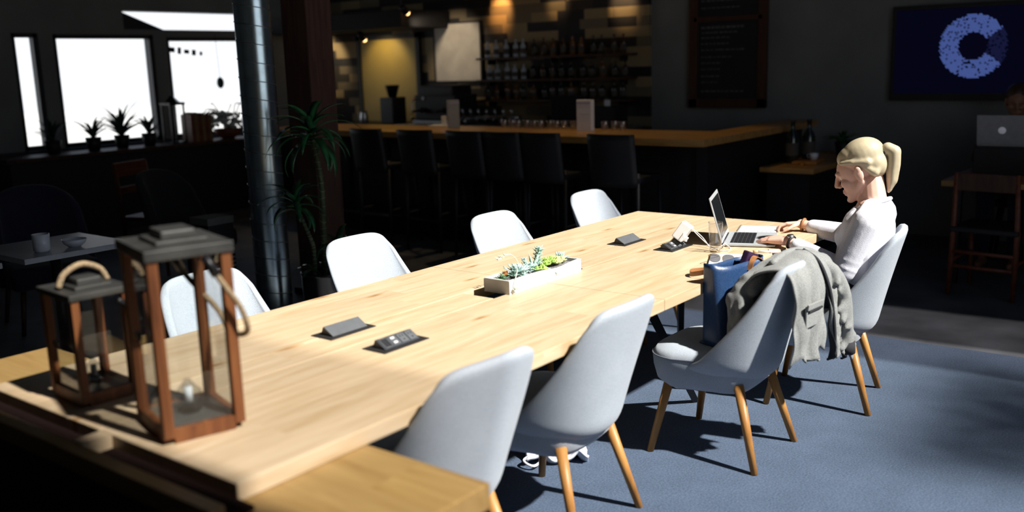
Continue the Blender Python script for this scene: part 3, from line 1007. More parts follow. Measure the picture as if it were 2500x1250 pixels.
plantpart('upright_sedum', knobby, M['blue_leaf'], 'upright pale sedum stems')
plantpart('yellow_rosette', lambda b: rosette(b, (-.080, .035, .066), .024, .008, .006, 3, 7, .8, .1), M['yellow_leaf'])
plantpart('moss_clump', lambda b: [rosette(b, (.0 + dx, -.034 + dy, .052 + dz), .020, .006, .005, 2, 8, 1.0, 0) for dx, dy, dz in ((0, 0, 0), (.02, .006, .004), (-.018, .006, .002), (.012, -.008, 0))], M['lime'], 'bright lime green clump')


def bigleaf(b):
    leaf(b, (.005, .010, .045), (.55, -.1, .85), (0, 1, .1), .115, .013, .006, .05, .05, 8)
    leaf(b, (.0, .0, .045), (-.55, .1, .55), (0, .2, 1), .085, .014, .006, -.1, .05, 8)
    leaf(b, (.0, .005, .045), (-.15, .15, .9), (1, 0, 0), .075, .010, .006, .0, .05, 8)
    leaf(b, (.025, -.02, .058), (.55, -.65, -.12), (0, 0, 1), .075, .013, .006, -.35, .05, 8)


plantpart('aloe', bigleaf, M['sage'], 'broad leaved grey green aloe')


def tall(b):
    tube(b, bez([(.03, .012, .045), (.045, .014, .075), (.052, .012, .115)], 6), .004, 6)
    for i in range(8):
        for k in range(4):
            az = k * PI / 2 + i * .7
            leaf(b, (.035 + .0022 * i, .013, .060 + i * .0072), Vector((math.cos(az), math.sin(az), .4)), (0, 0, 1), .024, .0068, .005, .1)
    rosette(b, (.052, .012, .120), .026, .007, .005, 3, 8, .6, .1)


plantpart('tall_rosette', tall, M['sage'], 'tall stemmed sage green rosette')
plantpart('green_clump', lambda b: [rosette(b, (.095 + dx, .008 + dy, .052 + dz), .026, .007, .005, 3, 8, .9, 0) for dx, dy, dz in ((0, 0, .01), (.03, -.01, .004), (-.02, -.012, .002), (.018, .014, .006), (.045, .006, .008))], M['lime'], 'light green leafy clump')
plantpart('pale_clump', lambda b: [rosette(b, (.165 + dx, -.002 + dy, .052 + dz), .024, .009, .008, 3, 7, .8, 0) for dx, dy, dz in ((0, 0, .008), (.022, -.01, .002), (-.02, -.014, 0), (.0, .02, .006))], M['yellow_leaf'], 'pale yellow rosettes')
plantpart('end_rosette', lambda b: rosette(b, (.200, .008, .058), .042, .0065, .005, 3, 11, 1.0, .05), M['blue_leaf'])


def trail(b):
    tube(b, bez([(-.115, -.010, .06), (-.112, .002, .105), (-.140, .012, .135), (-.180, .014, .140)], 8), .0016, 6)
    tube(b, bez([(-.150, -.020, .06), (-.170, -.040, .092), (-.200, -.062, .080), (-.228, -.070, .045), (-.232, -.072, .026)], 8), .0018, 6)
    for i in range(9):
        x = -.180 - .006 * i
        leaf(b, (x, .014 + .003 * math.sin(i * 2), .140 - .0012 * i), Vector((-.6, math.sin(i * 2.1), math.cos(i * 1.7) * .8)), (0, 0, 1) if i % 2 else (0, 1, .2), .013, .0040, .004, .1)
    for i in range(8):
        az = i * 2.4
        leaf(b, (-.232, -.073, .030 - .002 * (i % 3)), Vector((math.cos(az), -abs(math.sin(az)) - .1, -.35 + .2 * math.sin(i))), (0, 0, 1), .020, .0042, .004, .1)


plantpart('trailing_stem', trail, M['palestem'], 'thin pale trailing stems over the rim')
b = MB()
for i in range(26):
    x = random.uniform(-.235, -.06); y = random.uniform(-.05, -.005)
    ball(b, (x, y, .047), (random.uniform(.004, .008),) * 3, None, 8, 6)
obj('pebbles', b, M['soil'], pl, True)['kind'] = 'stuff'

# ================================================================== laptop, charger and papers
lt = empty('laptop', 'open silver laptop in front of the woman', 'laptop', (1.352, -0.335, T), math.radians(20))
LW, LD = .352, .244
b = MB(); box(b, (LW / 2, -LD / 2, .0085), (LW, LD, .011), None, .004); base = obj('base', b, M['alu'], lt)
b = MB(); box(b, (LW / 2, -.086, .0142), (.285, .112, .0008)); obj('keyboard_well', b, M['outlet'], lt)
b = MB()
for r in range(6):
    for k in range(14):
        box(b, (LW / 2 - .132 + k * .0203, -.038 - r * .0186, .0152), (.0165, .015 if r else .009, .0016))
obj('keys', b, M['keys'], lt)['kind'] = 'stuff'
b = MB(); box(b, (LW / 2, -.195, .0142), (.105, .074, .0006)); obj('trackpad', b, M['alu'], lt)
for (x, y) in ((.03, -.03), (.32, -.03), (.03, -.215), (.32, -.215)):
    b = MB(); tube(b, [(x, y, 0), (x, y, .004)], .008, 10); obj('foot', b, M['black'], lt)
tilt = math.radians(-16)
sc_ = bpy.data.objects.new('tmp', None)
Rt = Matrix.Translation((0, .004, .012)) @ Matrix.Rotation(tilt, 4, 'X')
b = MB(); box(b, (LW / 2, 0, .116), (LW, .006, .228), None, .0025); b.transform(Rt); lid = obj('screen_lid', b, M['alu'], lt)
b = MB(); box(b, (LW / 2, -.0036, .118), (LW - .034, .0012, .190)); b.transform(Rt); obj('display', b, M['screen'], lid)
b = MB(); tube(b, [(.05, .002, .012), (LW - .05, .002, .012)], .006, 10); obj('hinge', b, M['keys'], lt, True)
bpy.data.objects.remove(sc_)

cg = empty('laptop_charger', 'white block laptop charger plugged into the far socket', 'charger', (1.262, -0.158, T))
nn = Vector((0, -.63, .77))
R = Matrix.Rotation(math.radians(12), 4, 'Z') @ Matrix.Rotation(math.radians(34), 4, 'X')
b = MB(); box(b, (0, 0, 0), (.084, .056, .088), None, .006, 3); b.transform(Matrix.Translation((0, -.010, .075)) @ R @ Matrix.Rotation(math.radians(8), 4, 'Y')); obj('charger_block', b, M['wplastic'], cg)
b = MB(); box(b, (.006, -.018, .040), (.026, .026, .022), R, .003); obj('plug', b, M['wplastic'], cg)
b = MB()
tube(b, bez([(.03, -.03, .095), (.055, -.07, .045), (.06, -.12, .006), (.02, -.175, .004), (-.02, -.215, .004), (.005, -.245, .004), (.06, -.23, .004), (.085, -.205, .008), (.100, -.185, .010)], 10), .0022, 8)
tube(b, bez([(.02, -.02, .108), (.04, -.09, .05), (.01, -.15, .006), (-.01, -.19, .008), (.03, -.22, .03), (.05, -.20, .012), (.085, -.19, .010)], 10), .0022, 8)
tube(b, bez([(-.03, -.03, .08), (-.055, -.04, .06), (-.035, -.045, .035), (.0, -.03, .03)], 10), .002, 8)
obj('white_cable', b, M['wplastic'], cg, True)

tg = empty('drinking_glass', 'tall clear drinking glass in front of the open laptop', 'glass', (1.215, -0.362, T))
b = MB()
po = [(.0, .0), (.024, 0), (.027, .003), (.0295, .05), (.0335, .128), (.0345, .142), (.0335, .1435), (.0325, .142), (.0275, .05), (.025, .022), (.0, .020)]
lathe(b, [(max(r, .0004), z) for r, z in po], n=32); obj('tumbler', b, M['gclear'], tg, True)
b = MB(); lathe(b, [(.0004, .0215), (.0245, .0215), (.0255, .034), (.0004, .034)], n=28); obj('water', b, M['gclear'], tg, True)

nb = empty('notebook', 'white covered notebook lying under the sunglasses', 'notebook', (1.02, -0.515, T), math.radians(23))
b = MB(); box(b, (0, 0, .007), (.255, .150, .010)); obj('pages', b, M['lilac'], nb)
b = MB(); box(b, (0, 0, .013), (.262, .156, .002)); obj('cover', b, M['paper'], nb)
b = MB(); box(b, (0, 0, .001), (.262, .156, .002)); obj('back_cover', b, M['lilac'], nb)

sp_ = empty('spiral_notebook', 'open spiral notebook under the right hand of the woman', 'notebook', (1.80, -0.315, T), math.radians(18))
b = MB(); box(b, (0, 0, .003), (.30, .19, .006)); obj('pages', b, M['paper'], sp_)
b = MB()
for k in range(15):
    x = -.14 + k * .02
    tube(b, [(x + .002 * math.cos(a), .096 + .007 * math.sin(a), .004 + .007 * math.cos(a)) for a in [2 * PI * q / 8 for q in range(8)]], .001, 5, closed=True)
obj('wire_spiral', b, M['steel'], sp_)['kind'] = 'stuff'
b = MB()
for k in range(7):
    box(b, (-.02, .06 - k * .022, .0063), (.20 - .02 * (k % 3), .0018, .0004))
obj('handwriting', b, M['chalk'], sp_)

cd_ = empty('card_stack', 'small pinkish card lying beside the front edge of the laptop', 'card', (1.36, -0.655 + .06, T), math.radians(30))
b = MB(); box(b, (0, 0, .002), (.085, .05, .003)); obj('card', b, plain('pinkish_card', (0.62, 0.42, 0.36), .6), cd_)
ph = empty('marker_pen', 'white marker lying at the table edge near the jacket', 'pen', (1.31, -0.575, T), math.radians(120))
b = MB(); tube(b, [(-.05, 0, .006), (.04, 0, .006)], .006, 10); obj('barrel', b, M['wplastic'], ph, True)
b = MB(); tube(b, [(.04, 0, .006), (.062, 0, .006)], .0066, 10); obj('cap', b, plain('marker_cap', (0.5, 0.36, 0.2), .5), ph, True)

# sunglasses: lenses towards the camera, temples folded behind
sg = empty('sunglasses', 'gold rimmed sunglasses with grey lenses resting on the white notebook', 'sunglasses', (0.945, -0.520, T + .014), math.radians(-84))
sg.scale = (.92, .92, .78)


def lens_pts(cx, s=1.0):
    out = []
    for k in range(20):
        a = 2 * PI * k / 20
        x = .030 * math.copysign(abs(math.cos(a)) ** .8, math.cos(a)) * s
        z = (.023 if math.sin(a) > 0 else .024) * math.copysign(abs(math.sin(a)) ** .85, math.sin(a)) * s
        out.append(Vector((cx + x, .0 + .004 * abs(cx + x) / .06, .025 + z)))
    return out


for cx in (-.035, .035):
    P_ = lens_pts(cx)
    b = MB(); tube(b, P_, .0013, 6, closed=True); rimo = obj('rim', b, M['gold'], sg, True)
    b = MB(); vs = [b.verts.new(p + Vector((0, .0006, 0))) for p in P_]; v2 = [b.verts.new(p - Vector((0, .0006, 0))) for p in P_]
    b.faces.new(vs); b.faces.new(v2[::-1])
    for k in range(20):
        b.faces.new((vs[k], vs[(k + 1) % 20], v2[(k + 1) % 20], v2[k]))
    obj('lens', b, M['lens'], rimo)
b = MB(); tube(b, bez([(-.006, 0, .033), (0, -.002, .037), (.006, 0, .033)], 5), .0013, 6); tube(b, bez([(-.008, 0, .042), (0, -.002, .044), (.008, 0, .042)], 5), .0012, 6); obj('bridge', b, M['gold'], sg, True)
for sx in (-1, 1):
    b = MB(); tube(b, bez([(sx * .066, .004, .036), (sx * .069, .02, .034), (sx * .066, .075, .020), (sx * .058, .125, .004)], 6), .0016, 6); obj('temple', b, M['gold'], sg, True)

# ================================================================== navy bag on the jacket chair
bg = empty('tote_bag', 'navy leather tote bag standing on the jacket chair seat', 'bag', (0.735, -0.675, 0.478), math.radians(-16))


def bagwall(u, v):
    a = 2 * PI * u
    w = .150 - .018 * (1 - v)
    d = .058 + .012 * (1 - v) - .018 * v
    n_ = .42
    x = w * math.copysign(abs(math.cos(a)) ** n_, math.cos(a))
    y = d * math.copysign(abs(math.sin(a)) ** n_, math.sin(a))
    # the gussets fold outwards near the top corners
    z = .335 * v + .012 * v * v * abs(x / w) ** 6
    y += .010 * v * math.sin(x * 26)
    return (x, y, z)


b = MB(); shell(b, lambda u, v: bagwall(u, v), 40, 14, .004); obj('bag_body', b, M['navy'], bg, True)
b = MB(); box(b, (0, 0, .006), (.262, .128, .010), None, .004); obj('bag_bottom', b, M['navy'], bg)


def strap(bm, pts, w, th, side=(0, 0, 1)):
    P_ = bez(pts, 8)
    side = Vector(side)
    rings = []
    for i, p in enumerate(P_):
        d = (P_[min(i + 1, len(P_) - 1)] - P_[max(i - 1, 0)]).normalized()
        s = (side - d * side.dot(d)).normalized() * w / 2
        n_ = d.cross(s).normalized() * th / 2
        rings.append([bm.verts.new(p + s + n_), bm.verts.new(p - s + n_), bm.verts.new(p - s - n_), bm.verts.new(p + s - n_)])
    for A, B in zip(rings, rings[1:]):
        for k in range(4):
            bm.faces.new((A[k], A[(k + 1) % 4], B[(k + 1) % 4], B[k]))
    bm.faces.new(rings[0][::-1]); bm.faces.new(rings[-1])


b = MB(); strap(b, [(-.075, .062, .300), (-.085, .085, .290), (-.10, .14, .276), (-.06, .175, .277), (.0, .155, .277), (.04, .10, .282), (.045, .062, .300)], .020, .003)
obj('handle', b, M['tan'], bg, label='tan leather handle lying on the table edge')
b = MB(); strap(b, [(.04, -.048, .30), (.06, -.045, .335), (.10, -.03, .346), (.13, -.035, .33), (.135, -.045, .30)], .022, .003, (0, 1, .2))
obj('handle', b, M['tan'], bg, label='tan leather handle standing up')
b = MB(); box(b, (.085, .0, .315), (.075, .03, .10), (0.15, .35, .1), .006); obj('pouch', b, M['purple'], bg, label='dark purple pouch poking out of the bag')

# ================================================================== jacket over the chair back
jk = empty('jacket', 'crumpled grey cotton jacket hung over the back of a pale chair', 'jacket', (0.75, -0.92, 0.0))


def fold(x, s):
    return .012 * math.sin(x * 34 + s * 5) + .008 * math.sin(x * 61 + 1.3 + s * 9) + .006 * math.sin(s * 30 + x * 13)


def jpath(key):
    P_ = bez(key, 12)
    L_ = [0]
    for a, c in zip(P_, P_[1:]):
        L_.append(L_[-1] + (c - a).length)
    return P_, L_


def jsheet(bm, key_a, key_b, amp, nu=16, nv=46, th=.008, seed=0, hem=0.0):
    Pa, La = jpath(key_a)
    Pb, Lb = jpath(key_b)

    def at(P_, L_, t):
        x = t * L_[-1]
        for i in range(len(L_) - 1):
            if L_[i + 1] >= x:
                k = (x - L_[i]) / max(L_[i + 1] - L_[i], 1e-9)
                return P_[i].lerp(P_[i + 1], k)
        return P_[-1]

    def fn(u, v):
        v2 = v - hem * math.sin(u * 9 + seed) * v * .12
        p = at(Pa, La, min(max(v2, 0), 1)).lerp(at(Pb, Lb, min(max(v2, 0), 1)), u)
        k = amp * (0.45 + 0.9 * abs(v - .35))
        return p + Vector((0.3 * fold(u * .4 + seed, v), -1, .15)).normalized() * fold(u * .45 + seed, v) * k
    shell(bm, fn, nu, nv, th, 1)


# local coordinates: x along the chair back, y towards the table, z up from the floor
b = MB()
jsheet(b, [(-.11, .19, .60), (-.125, .18, .70), (-.145, .12, .775), (-.165, .05, .815), (-.175, -.02, .825), (-.185, -.068, .785), (-.185, -.080, .68), (-.18, -.085, .52), (-.175, -.085, .455)],
          [(.10, .19, .62), (.08, .18, .74), (.06, .11, .825), (.05, .02, .868), (.04, -.055, .862), (.04, -.10, .79), (.03, -.115, .68), (.025, -.12, .55), (.02, -.12, .47)], 1.0, 16, 52, .008, 0, 0.4)
jf = obj('jacket_front', b, [M['jacket'], M['jacket']], jk, True)
b = MB()
jsheet(b, [(.03, .20, .72), (.03, .10, .815), (.035, .02, .868), (.04, -.055, .864), (.05, -.10, .79), (.06, -.125, .66), (.09, -.13, .50), (.10, -.13, .43)],
          [(.24, .16, .70), (.23, .08, .775), (.21, .01, .825), (.21, -.055, .82), (.21, -.10, .74), (.20, -.12, .62), (.23, -.125, .48), (.235, -.125, .40)], 1.2, 14, 46, .008, 2.3, 0.4)
obj('jacket_back', b, [M['lining'], M['jacket']], jk, True)
# sleeves: soft bunched cloth
def sleeve(path, r0_, flat, seed):
    rg = random.Random(seed)
    P_ = bez(path, 8)
    bm = MB()
    for a_, c_ in zip(P_, P_[1:]):
        capsule(bm, a_, r0_, c_, r0_)
    for k in range(len(P_)):
        for q in range(2):
            a_ = P_[k] + Vector((rg.uniform(-1, 1) * r0_ * .55, rg.uniform(-1, 1) * r0_ * flat, rg.uniform(-.02, .02)))
            c_ = a_ + Vector((rg.uniform(-.05, .05), rg.uniform(-.02, .02), rg.uniform(-.06, -.02)))
            capsule(bm, a_, r0_ * rg.uniform(.45, .7), c_, r0_ * rg.uniform(.3, .6))
    return fused('sleeve', bm, M['jacket'], jk, .008, 7)


sleeve([(.02, .05, .825), (-.06, .10, .79), (-.115, .145, .735), (-.14, .165, .67), (-.135, .165, .60), (-.12, .15, .55)], .042, .8, 4)
sleeve([(.08, -.03, .835), (.14, -.10, .79), (.19, -.135, .70), (.215, -.145, .58), (.23, -.145, .47)], .030, .4, 9)
b = MB(); tube(b, [(.235, -.145, .475), (.236, -.145, .425)], [.034, .037], 14); obj('cuff', b, M['lining'], jk, True)
# chest pocket and its flap, hem and placket
b = MB(); box(b, (-.085, -.118, .655), (.125, .008, .085), (0.0, 0, -.10), .003); obj('pocket', b, M['jacket'], jk)
b = MB(); box(b, (-.085, -.126, .695), (.130, .008, .024), (0.1, 0, -.10), .003); obj('pocket_flap', b, M['jacket'], jk)
b = MB(); box(b, (-.085, -.128, .678), (.110, .004, .007), (0.1, 0, -.10)); obj('pocket_shadow_gap', b, M['lining'], jk)
b = MB(); tube(b, bez([(-.10, .05, .838), (.0, .03, .868), (.10, .0, .866), (.17, -.03, .84), (.20, -.10, .77), (.21, -.13, .66)], 6), .014, 8); obj('collar', b, M['jacket'], jk, True)
b = MB(); tube(b, bez([(.045, -.02, .880), (.05, -.085, .835), (.06, -.13, .72), (.085, -.145, .56), (.10, -.145, .44)], 6), .007, 6); obj('piped_edge', b, M['lining'], jk, True)


# ================================================================== people
def head_caps(bm, Mh, s=1.0):
    """Mh maps head space (x right, y forward, z up, metres) to the world"""
    R3 = Mh.to_3x3().normalized()

    def P(*p):
        return Mh @ (Vector(p) * s)

    def E(c, r):
        ball(bm, P(*c), tuple(k * s for k in r), R3, 20, 14)
    E((0, -.018, .036), (.073, .094, .082))       # skull
    E((0, .020, .010), (.068, .072, .075))        # forehead and temples
    E((0, .030, -.050), (.057, .058, .068))       # face
    E((0, .044, -.078), (.045, .044, .042))       # jaw
    for sx in (-1, 1):
        E((sx * .036, .060, -.030), (.026, .026, .024))
        capsule(bm, P(sx * .056, -.002, -.045), .018 * s, P(sx * .020, .066, -.100), .016 * s)
        E((sx * .075, -.006, -.012), (.010, .019, .031))
        E((sx * .079, -.010, .008), (.008, .013, .014))
        capsule(bm, P(sx * .040, .078, .018), .010 * s, P(sx * .014, .088, .017), .011 * s)   # brow
        capsule(bm, P(sx * .020, .076, .008), .0085 * s, P(sx * .044, .068, .006), .0085 * s)   # upper lids
        E((sx * .013, .097, -.036), (.009, .011, .008))                                        # nostrils
    E((0, .077, -.104), (.020, .018, .015))       # chin
    capsule(bm, P(0, .090, .014), .0085 * s, P(0, .111, -.028), .0115 * s)
    capsule(bm, P(-.019, .086, -.064), .0075 * s, P(.019, .086, -.064), .0075 * s)
    capsule(bm, P(0, .0905, -.061), .0075 * s, P(0, .0885, -.073), .0075 * s)
    capsule(bm, P(-.016, .085, -.075), .0075 * s, P(.016, .085, -.075), .0075 * s)


def hand_caps(bm, wrist, fdir, thumb_dir, curl, s=1.0):
    """palm and five separate fingers; fdir along the hand, thumb_dir to the thumb's side"""
    f = Vector(fdir).normalized()
    t = Vector(thumb_dir)
    t = (t - f * t.dot(f)).normalized()
    dn = f.cross(t).normalized()
    if dn.z > 0:
        dn = -dn
    w = Vector(wrist)
    lens = [(.030, .040, .022, .019), (.012, .044, .027, .021), (-.007, .041, .026, .020), (-.025, .033, .021, .018)]
    for i, (off, a1, a2, a3) in enumerate(lens):
        k = w + f * (.082 - .006 * abs(i - 1)) * s + t * off * s - dn * .006 * s
        capsule(bm, w + f * .012 * s + t * off * .55 * s, .0165 * s, k, .0112 * s, 12)
        p = k
        ang = curl[i] * .35
        for q, (ln, r0_, r1_) in enumerate(((a1, .0092, .0082), (a2, .0082, .0074), (a3, .0074, .0062))):
            d = (f * math.cos(ang) + dn * math.sin(ang) + t * (off * 1.6)).normalized()
            p2 = p + d * ln * s
            capsule(bm, p, r0_ * s, p2, r1_ * s, 10)
            p = p2
            ang += curl[i]
    # thumb from the side of the palm near its base
    p = w + f * .022 * s + t * .022 * s
    for ln, ra, rb, ff, tt, dd in ((.040, .0150, .0115, .62, .70, .30), (.032, .0108, .0092, .85, .38, .40), (.025, .0092, .0072, .95, .05, .35)):
        d = (f * ff + t * tt + dn * dd).normalized()
        p2 = p + d * ln * s
        capsule(bm, p, ra * s, p2, rb * s, 10)
        p = p2


def limb(bm, pts, rad):
    for (a, c), (ra, rb) in zip(zip(pts, pts[1:]), zip(rad, rad[1:])):
        capsule(bm, a, ra, c, rb)


# --- the woman at the laptop
wm_ = empty('person', 'woman with a blond ponytail and white sweater typing at the laptop', 'person', (1.585, -0.86, 0.0))
wm_inv = Matrix.Translation((-1.585, 0.86, 0.0))
HC = Vector((1.622, -0.885, 1.105))
yaw_h = math.radians(8)
Mh = Matrix.Translation(HC) @ Matrix.Rotation(yaw_h, 4, 'Z') @ Matrix.Rotation(math.radians(-24), 4, 'X')
HS = 1.08
neck0 = Vector((1.604, -0.965, 0.965))
shL, shR = Vector((1.435, -0.985, 0.895)), Vector((1.760, -0.940, 0.895))
elL, elR = Vector((1.405, -0.900, 0.665)), Vector((1.935, -0.730, 0.735))
wrL, wrR = Vector((1.455, -0.615, 0.780)), Vector((1.930, -0.500, 0.778))
hipL, hipR = Vector((1.515, -0.86, .545)), Vector((1.665, -0.84, .545))
knL, knR = Vector((1.430, -0.44, .535)), Vector((1.690, -0.42, .535))
anL, anR = Vector((1.345, -0.275, .095)), Vector((1.66, -0.33, .095))
pel = Vector((1.59, -0.885, .560))
b = MB()
head_caps(b, Mh, HS)
capsule(b, Mh @ Vector((0, -.035, -.060)), .052, neck0, .056)
capsule(b, Mh @ Vector((0, -.005, -.075)), .036, neck0 + Vector((0, .03, 0)), .045)
capsule(b, neck0, .058, neck0 + Vector((0, 0, -.06)), .08)
limb(b, [neck0 + Vector((0, .005, -.05)), Vector((1.595, -.935, .80)), Vector((1.59, -.91, .66)), pel], [.085, .110, .095, .120])
limb(b, [shL + Vector((.03, 0, 0)), elL, wrL], [.046, .034, .0245])
limb(b, [shR - Vector((.03, 0, 0)), elR, wrR], [.046, .034, .0245])
limb(b, [shL, shR], [.050, .050])
limb(b, [hipL, knL, anL], [.078, .052, .034])
limb(b, [hipR, knR, anR], [.078, .052, .034])
hand_caps(b, wrL, (.10, .94, -.13), (1, -.1, .15), (.30, .26, .26, .32), 1.12)
hand_caps(b, wrR, (-.40, .80, -.10), (-.85, -.45, .25), (.75, .85, .95, 1.0), .95)
b.transform(wm_inv)
fused('body', b, M['skin'], wm_, .0036, 3)
# eyes and lips
for sx in (-1, 1):
    b = MB(); ball(b, Mh @ (Vector((sx * .031, .0690, -.004)) * HS), .0125 * HS); b.transform(wm_inv); ey = obj('eye', b, M['wplastic'], wm_, True)
    b = MB(); ball(b, Mh @ (Vector((sx * .031, .0768, -.008)) * HS), .0062 * HS); b.transform(wm_inv); obj('iris', b, M['dhair'], ey, True)
b = MB()
capsule(b, Mh @ (Vector((-.016, .0905, -.0665)) * HS), .0055, Mh @ (Vector((.016, .0905, -.0665)) * HS), .0055)
b.transform(wm_inv); obj('lips', b, M['lip'], wm_, True)
# hair: cap swept back, side strands and the ponytail
b = MB()
R3 = Mh.to_3x3().normalized()


def HP(*p):
    return Mh @ (Vector(p) * HS)


ball(b, HP(0, -.036, .056), tuple(k * HS for k in (.078, .092, .075)), R3, 24, 16)
ball(b, HP(0, .000, .064), tuple(k * HS for k in (.070, .072, .053)), R3, 24, 16)
ball(b, HP(0, -.066, .012), tuple(k * HS for k in (.066, .060, .070)), R3, 24, 16)
for sx in (-1, 1):
    limb(b, [HP(sx * .058, .046, .056), HP(sx * .070, .000, .044), HP(sx * .066, -.055, .022)], [.012, .015, .020])
    limb(b, [HP(sx * .068, -.030, .020), HP(sx * .052, -.066, -.030), HP(sx * .022, -.098, .010)], [.012, .020, .022])
b.transform(wm_inv)
fused('hair', b, M['blond'], wm_, .006, 3)
b = MB()
pt = [HP(0, -.105, .030), HP(0, -.140, .044), HP(.002, -.158, .020)]
pt += [pt[-1] + Vector((.005, .002, -.06)), pt[-1] + Vector((.005, .006, -.13)), pt[-1] + Vector((.0, .016, -.180))]
pr = [.020, .027, .030, .031, .026, .010]
for a, c, ra, rb in zip(pt, pt[1:], pr, pr[1:]):
    capsule(b, a, ra, c, rb)
for dx in (-.012, .012):
    limb(b, [p + Vector((dx, -.004, 0)) for p in pt[2:]], [.018, .020, .016, .006])
b.transform(wm_inv)
fused('ponytail', b, M['blond'], wm_, .005, 2)
b = MB(); tube(b, [HP(0, -.112, .036), HP(0, -.126, .042)], .025, 12); b.transform(wm_inv); obj('hair_tie', b, M['dhair'], wm_, True)
# sweater
b = MB()
limb(b, [neck0 + Vector((0, -.008, -.055)), Vector((1.595, -.945, .84)), Vector((1.592, -.925, .72)), Vector((1.59, -.900, .60)), Vector((1.59, -.885, .545))], [.092, .122, .112, .125, .132])
for sx, sh_ in ((-1, shL), (1, shR)):
    capsule(b, neck0 + Vector((sx * .05, -.008, -.030)), .055, sh_, .062)
    capsule(b, Vector((1.592 + sx * .055, -.945, .84)), .105, Vector((1.59 + sx * .045, -.91, .62)), .105)
capsule(b, Vector((1.545, -.870, .80)), .062, Vector((1.635, -.865, .80)), .062)
limb(b, [shL, elL + Vector((0, 0, .008)), elL.lerp(wrL, .55), elL.lerp(wrL, .80)], [.066, .056, .047, .039])
limb(b, [shR, elR + Vector((0, 0, .008)), elR.lerp(wrR, .55), elR.lerp(wrR, .72)], [.066, .056, .047, .040])
for k in range(5):                                       # gathered folds at the elbow and forearm
    p = elL.lerp(wrL, .05 + .12 * k)
    ball(b, p + Vector((0, 0, -.006)), (.054 - .003 * k, .012, .052 - .003 * k), (0.5, 0, .3))
    p = shL.lerp(elL, .30 + .15 * k)
    ball(b, p, (.062, .058, .013), (0.3, .2, 0))
b.transform(wm_inv)
fused('sweater', b, M['sweater'], wm_, .007, 3)
b = MB()
nk = neck0 + Vector((0, .004, .0))
tube(b, [nk + Vector((.074 * math.cos(a), .072 * math.sin(a) , -.006 - .026 * math.sin(a))) for a in [2 * PI * k / 24 for k in range(24)]], .009, 8, closed=True)
b.transform(wm_inv); obj('neckband', b, M['sweater'], wm_, True)
# jeans
b = MB()
limb(b, [hipL, knL, knL.lerp(anL, .93)], [.092, .066, .048])
limb(b, [hipR, knR, knR.lerp(anR, .93)], [.092, .066, .048])
limb(b, [hipL + Vector((0, -.02, .01)), hipR + Vector((0, -.02, .01))], [.100, .100])
b.transform(wm_inv)
fused('jeans', b, M['denim'], wm_, .008, 3)
for an, hd in ((anL, Vector((-.42, .90, 0))), (anR, Vector((-.05, 1, 0)))):
    hd.normalize()
    side = Vector((hd.y, -hd.x, 0))
    b = MB()
    g0 = Vector((an.x, an.y, 0.008))
    capsule(b, g0 - hd * .035 + Vector((0, 0, .036)), .034, g0 + hd * .10 + Vector((0, 0, .034)), .034)
    capsule(b, g0 + hd * .10 + Vector((0, 0, .032)), .034, g0 + hd * .165 + Vector((0, 0, .028)), .027)
    capsule(b, g0 - hd * .02 + Vector((0, 0, .05)), .036, Vector(an) + Vector((0, 0, .01)), .040)
    for q in (-1, 1):
        capsule(b, g0 - hd * .03 + side * .012 * q + Vector((0, 0, .016)), .016, g0 + hd * .16 + side * .012 * q + Vector((0, 0, .016)), .016)
    b.transform(wm_inv)
    so = fused('shoe', b, M['shoe'], wm_, .005, 2)
# watch and bracelet
wd = (wrL - elL).normalized()
x_, y_ = frame_at(wd)
wc_ = elL.lerp(wrL, .93)
b = MB(); tube(b, [wc_ + (x_ * math.cos(a) + y_ * math.sin(a)) * .0285 for a in [2 * PI * k / 20 for k in range(20)]], .006, 8, closed=True); b.transform(wm_inv); wt_ = obj('watch_strap', b, M['black'], wm_, True)
b = MB(); tube(b, [wc_ + Vector((-.008, 0, .026)), wc_ + Vector((-.010, 0, .036))], .016, 18); b.transform(wm_inv); obj('watch_case', b, M['steel'], wt_, True)
wd = (wrR - elR).normalized()
x_, y_ = frame_at(wd)
wc_ = elR.lerp(wrR, .95)
b = MB(); tube(b, [wc_ + (x_ * math.cos(a) + y_ * math.sin(a)) * .0285 for a in [2 * PI * k / 20 for k in range(20)]], .007, 8, closed=True); b.transform(wm_inv); obj('bracelet', b, M['tan'], wm_, True)

# --- white shoes pushed under the near chairs
so_ = empty('paper_bag', 'crumpled white paper bag lying flat on the carpet under the chairs', 'bag', (0.235, -0.115, 0.008), math.radians(-50))


def crump(u, v):
    x, y = (u - .5) * .26, (v - .5) * .20
    return (x, y, .030 + .018 * math.sin(x * 40 + y * 22) + .014 * math.sin(y * 61 + 1) + .008 * math.sin(x * 90))


b = MB(); shell(b, crump, 26, 20, .012); obj('bag_body', b, M['cerm'], so_, True)
b = MB(); tube(b, bez([(-.10, -.05, .035), (-.14, -.10, .03), (-.10, -.135, .02), (-.05, -.085, .035)], 6), .006, 6); obj('bag_handle', b, M['cerm'], so_, True)

# ================================================================== duct column, timber post, plant
cl = empty('duct_column', 'galvanised spiral duct column standing left of the plant', 'column', (1.20, 2.93, 0))
b = MB(); lathe(b, [(.118, 0.0), (.118, ZC)], n=64); obj('duct', b, M['duct'], cl, True)
b = MB()
hp = []
nt_ = 40
for k in range(int(ZC / .118 * nt_)):
    a = 2 * PI * k / nt_
    hp.append((.1185 * math.cos(-a), .1185 * math.sin(-a), .118 * k / nt_))
tube(b, hp, .0035, 5); obj('spiral_seam', b, M['seam'], cl, True)

ps = empty('timber_post', 'square reddish brown timber post behind the plant', 'post', (1.80, 3.10, 0), math.radians(4))
b = MB(); bx(b, -.125, .125, -.125, .125, 0, ZC, .012); obj('post', b, M['post'], ps)
b = MB(); bx(b, -.16, .16, -.16, .16, 0, .05, .005); obj('base_shoe', b, M['bmetal'], ps)

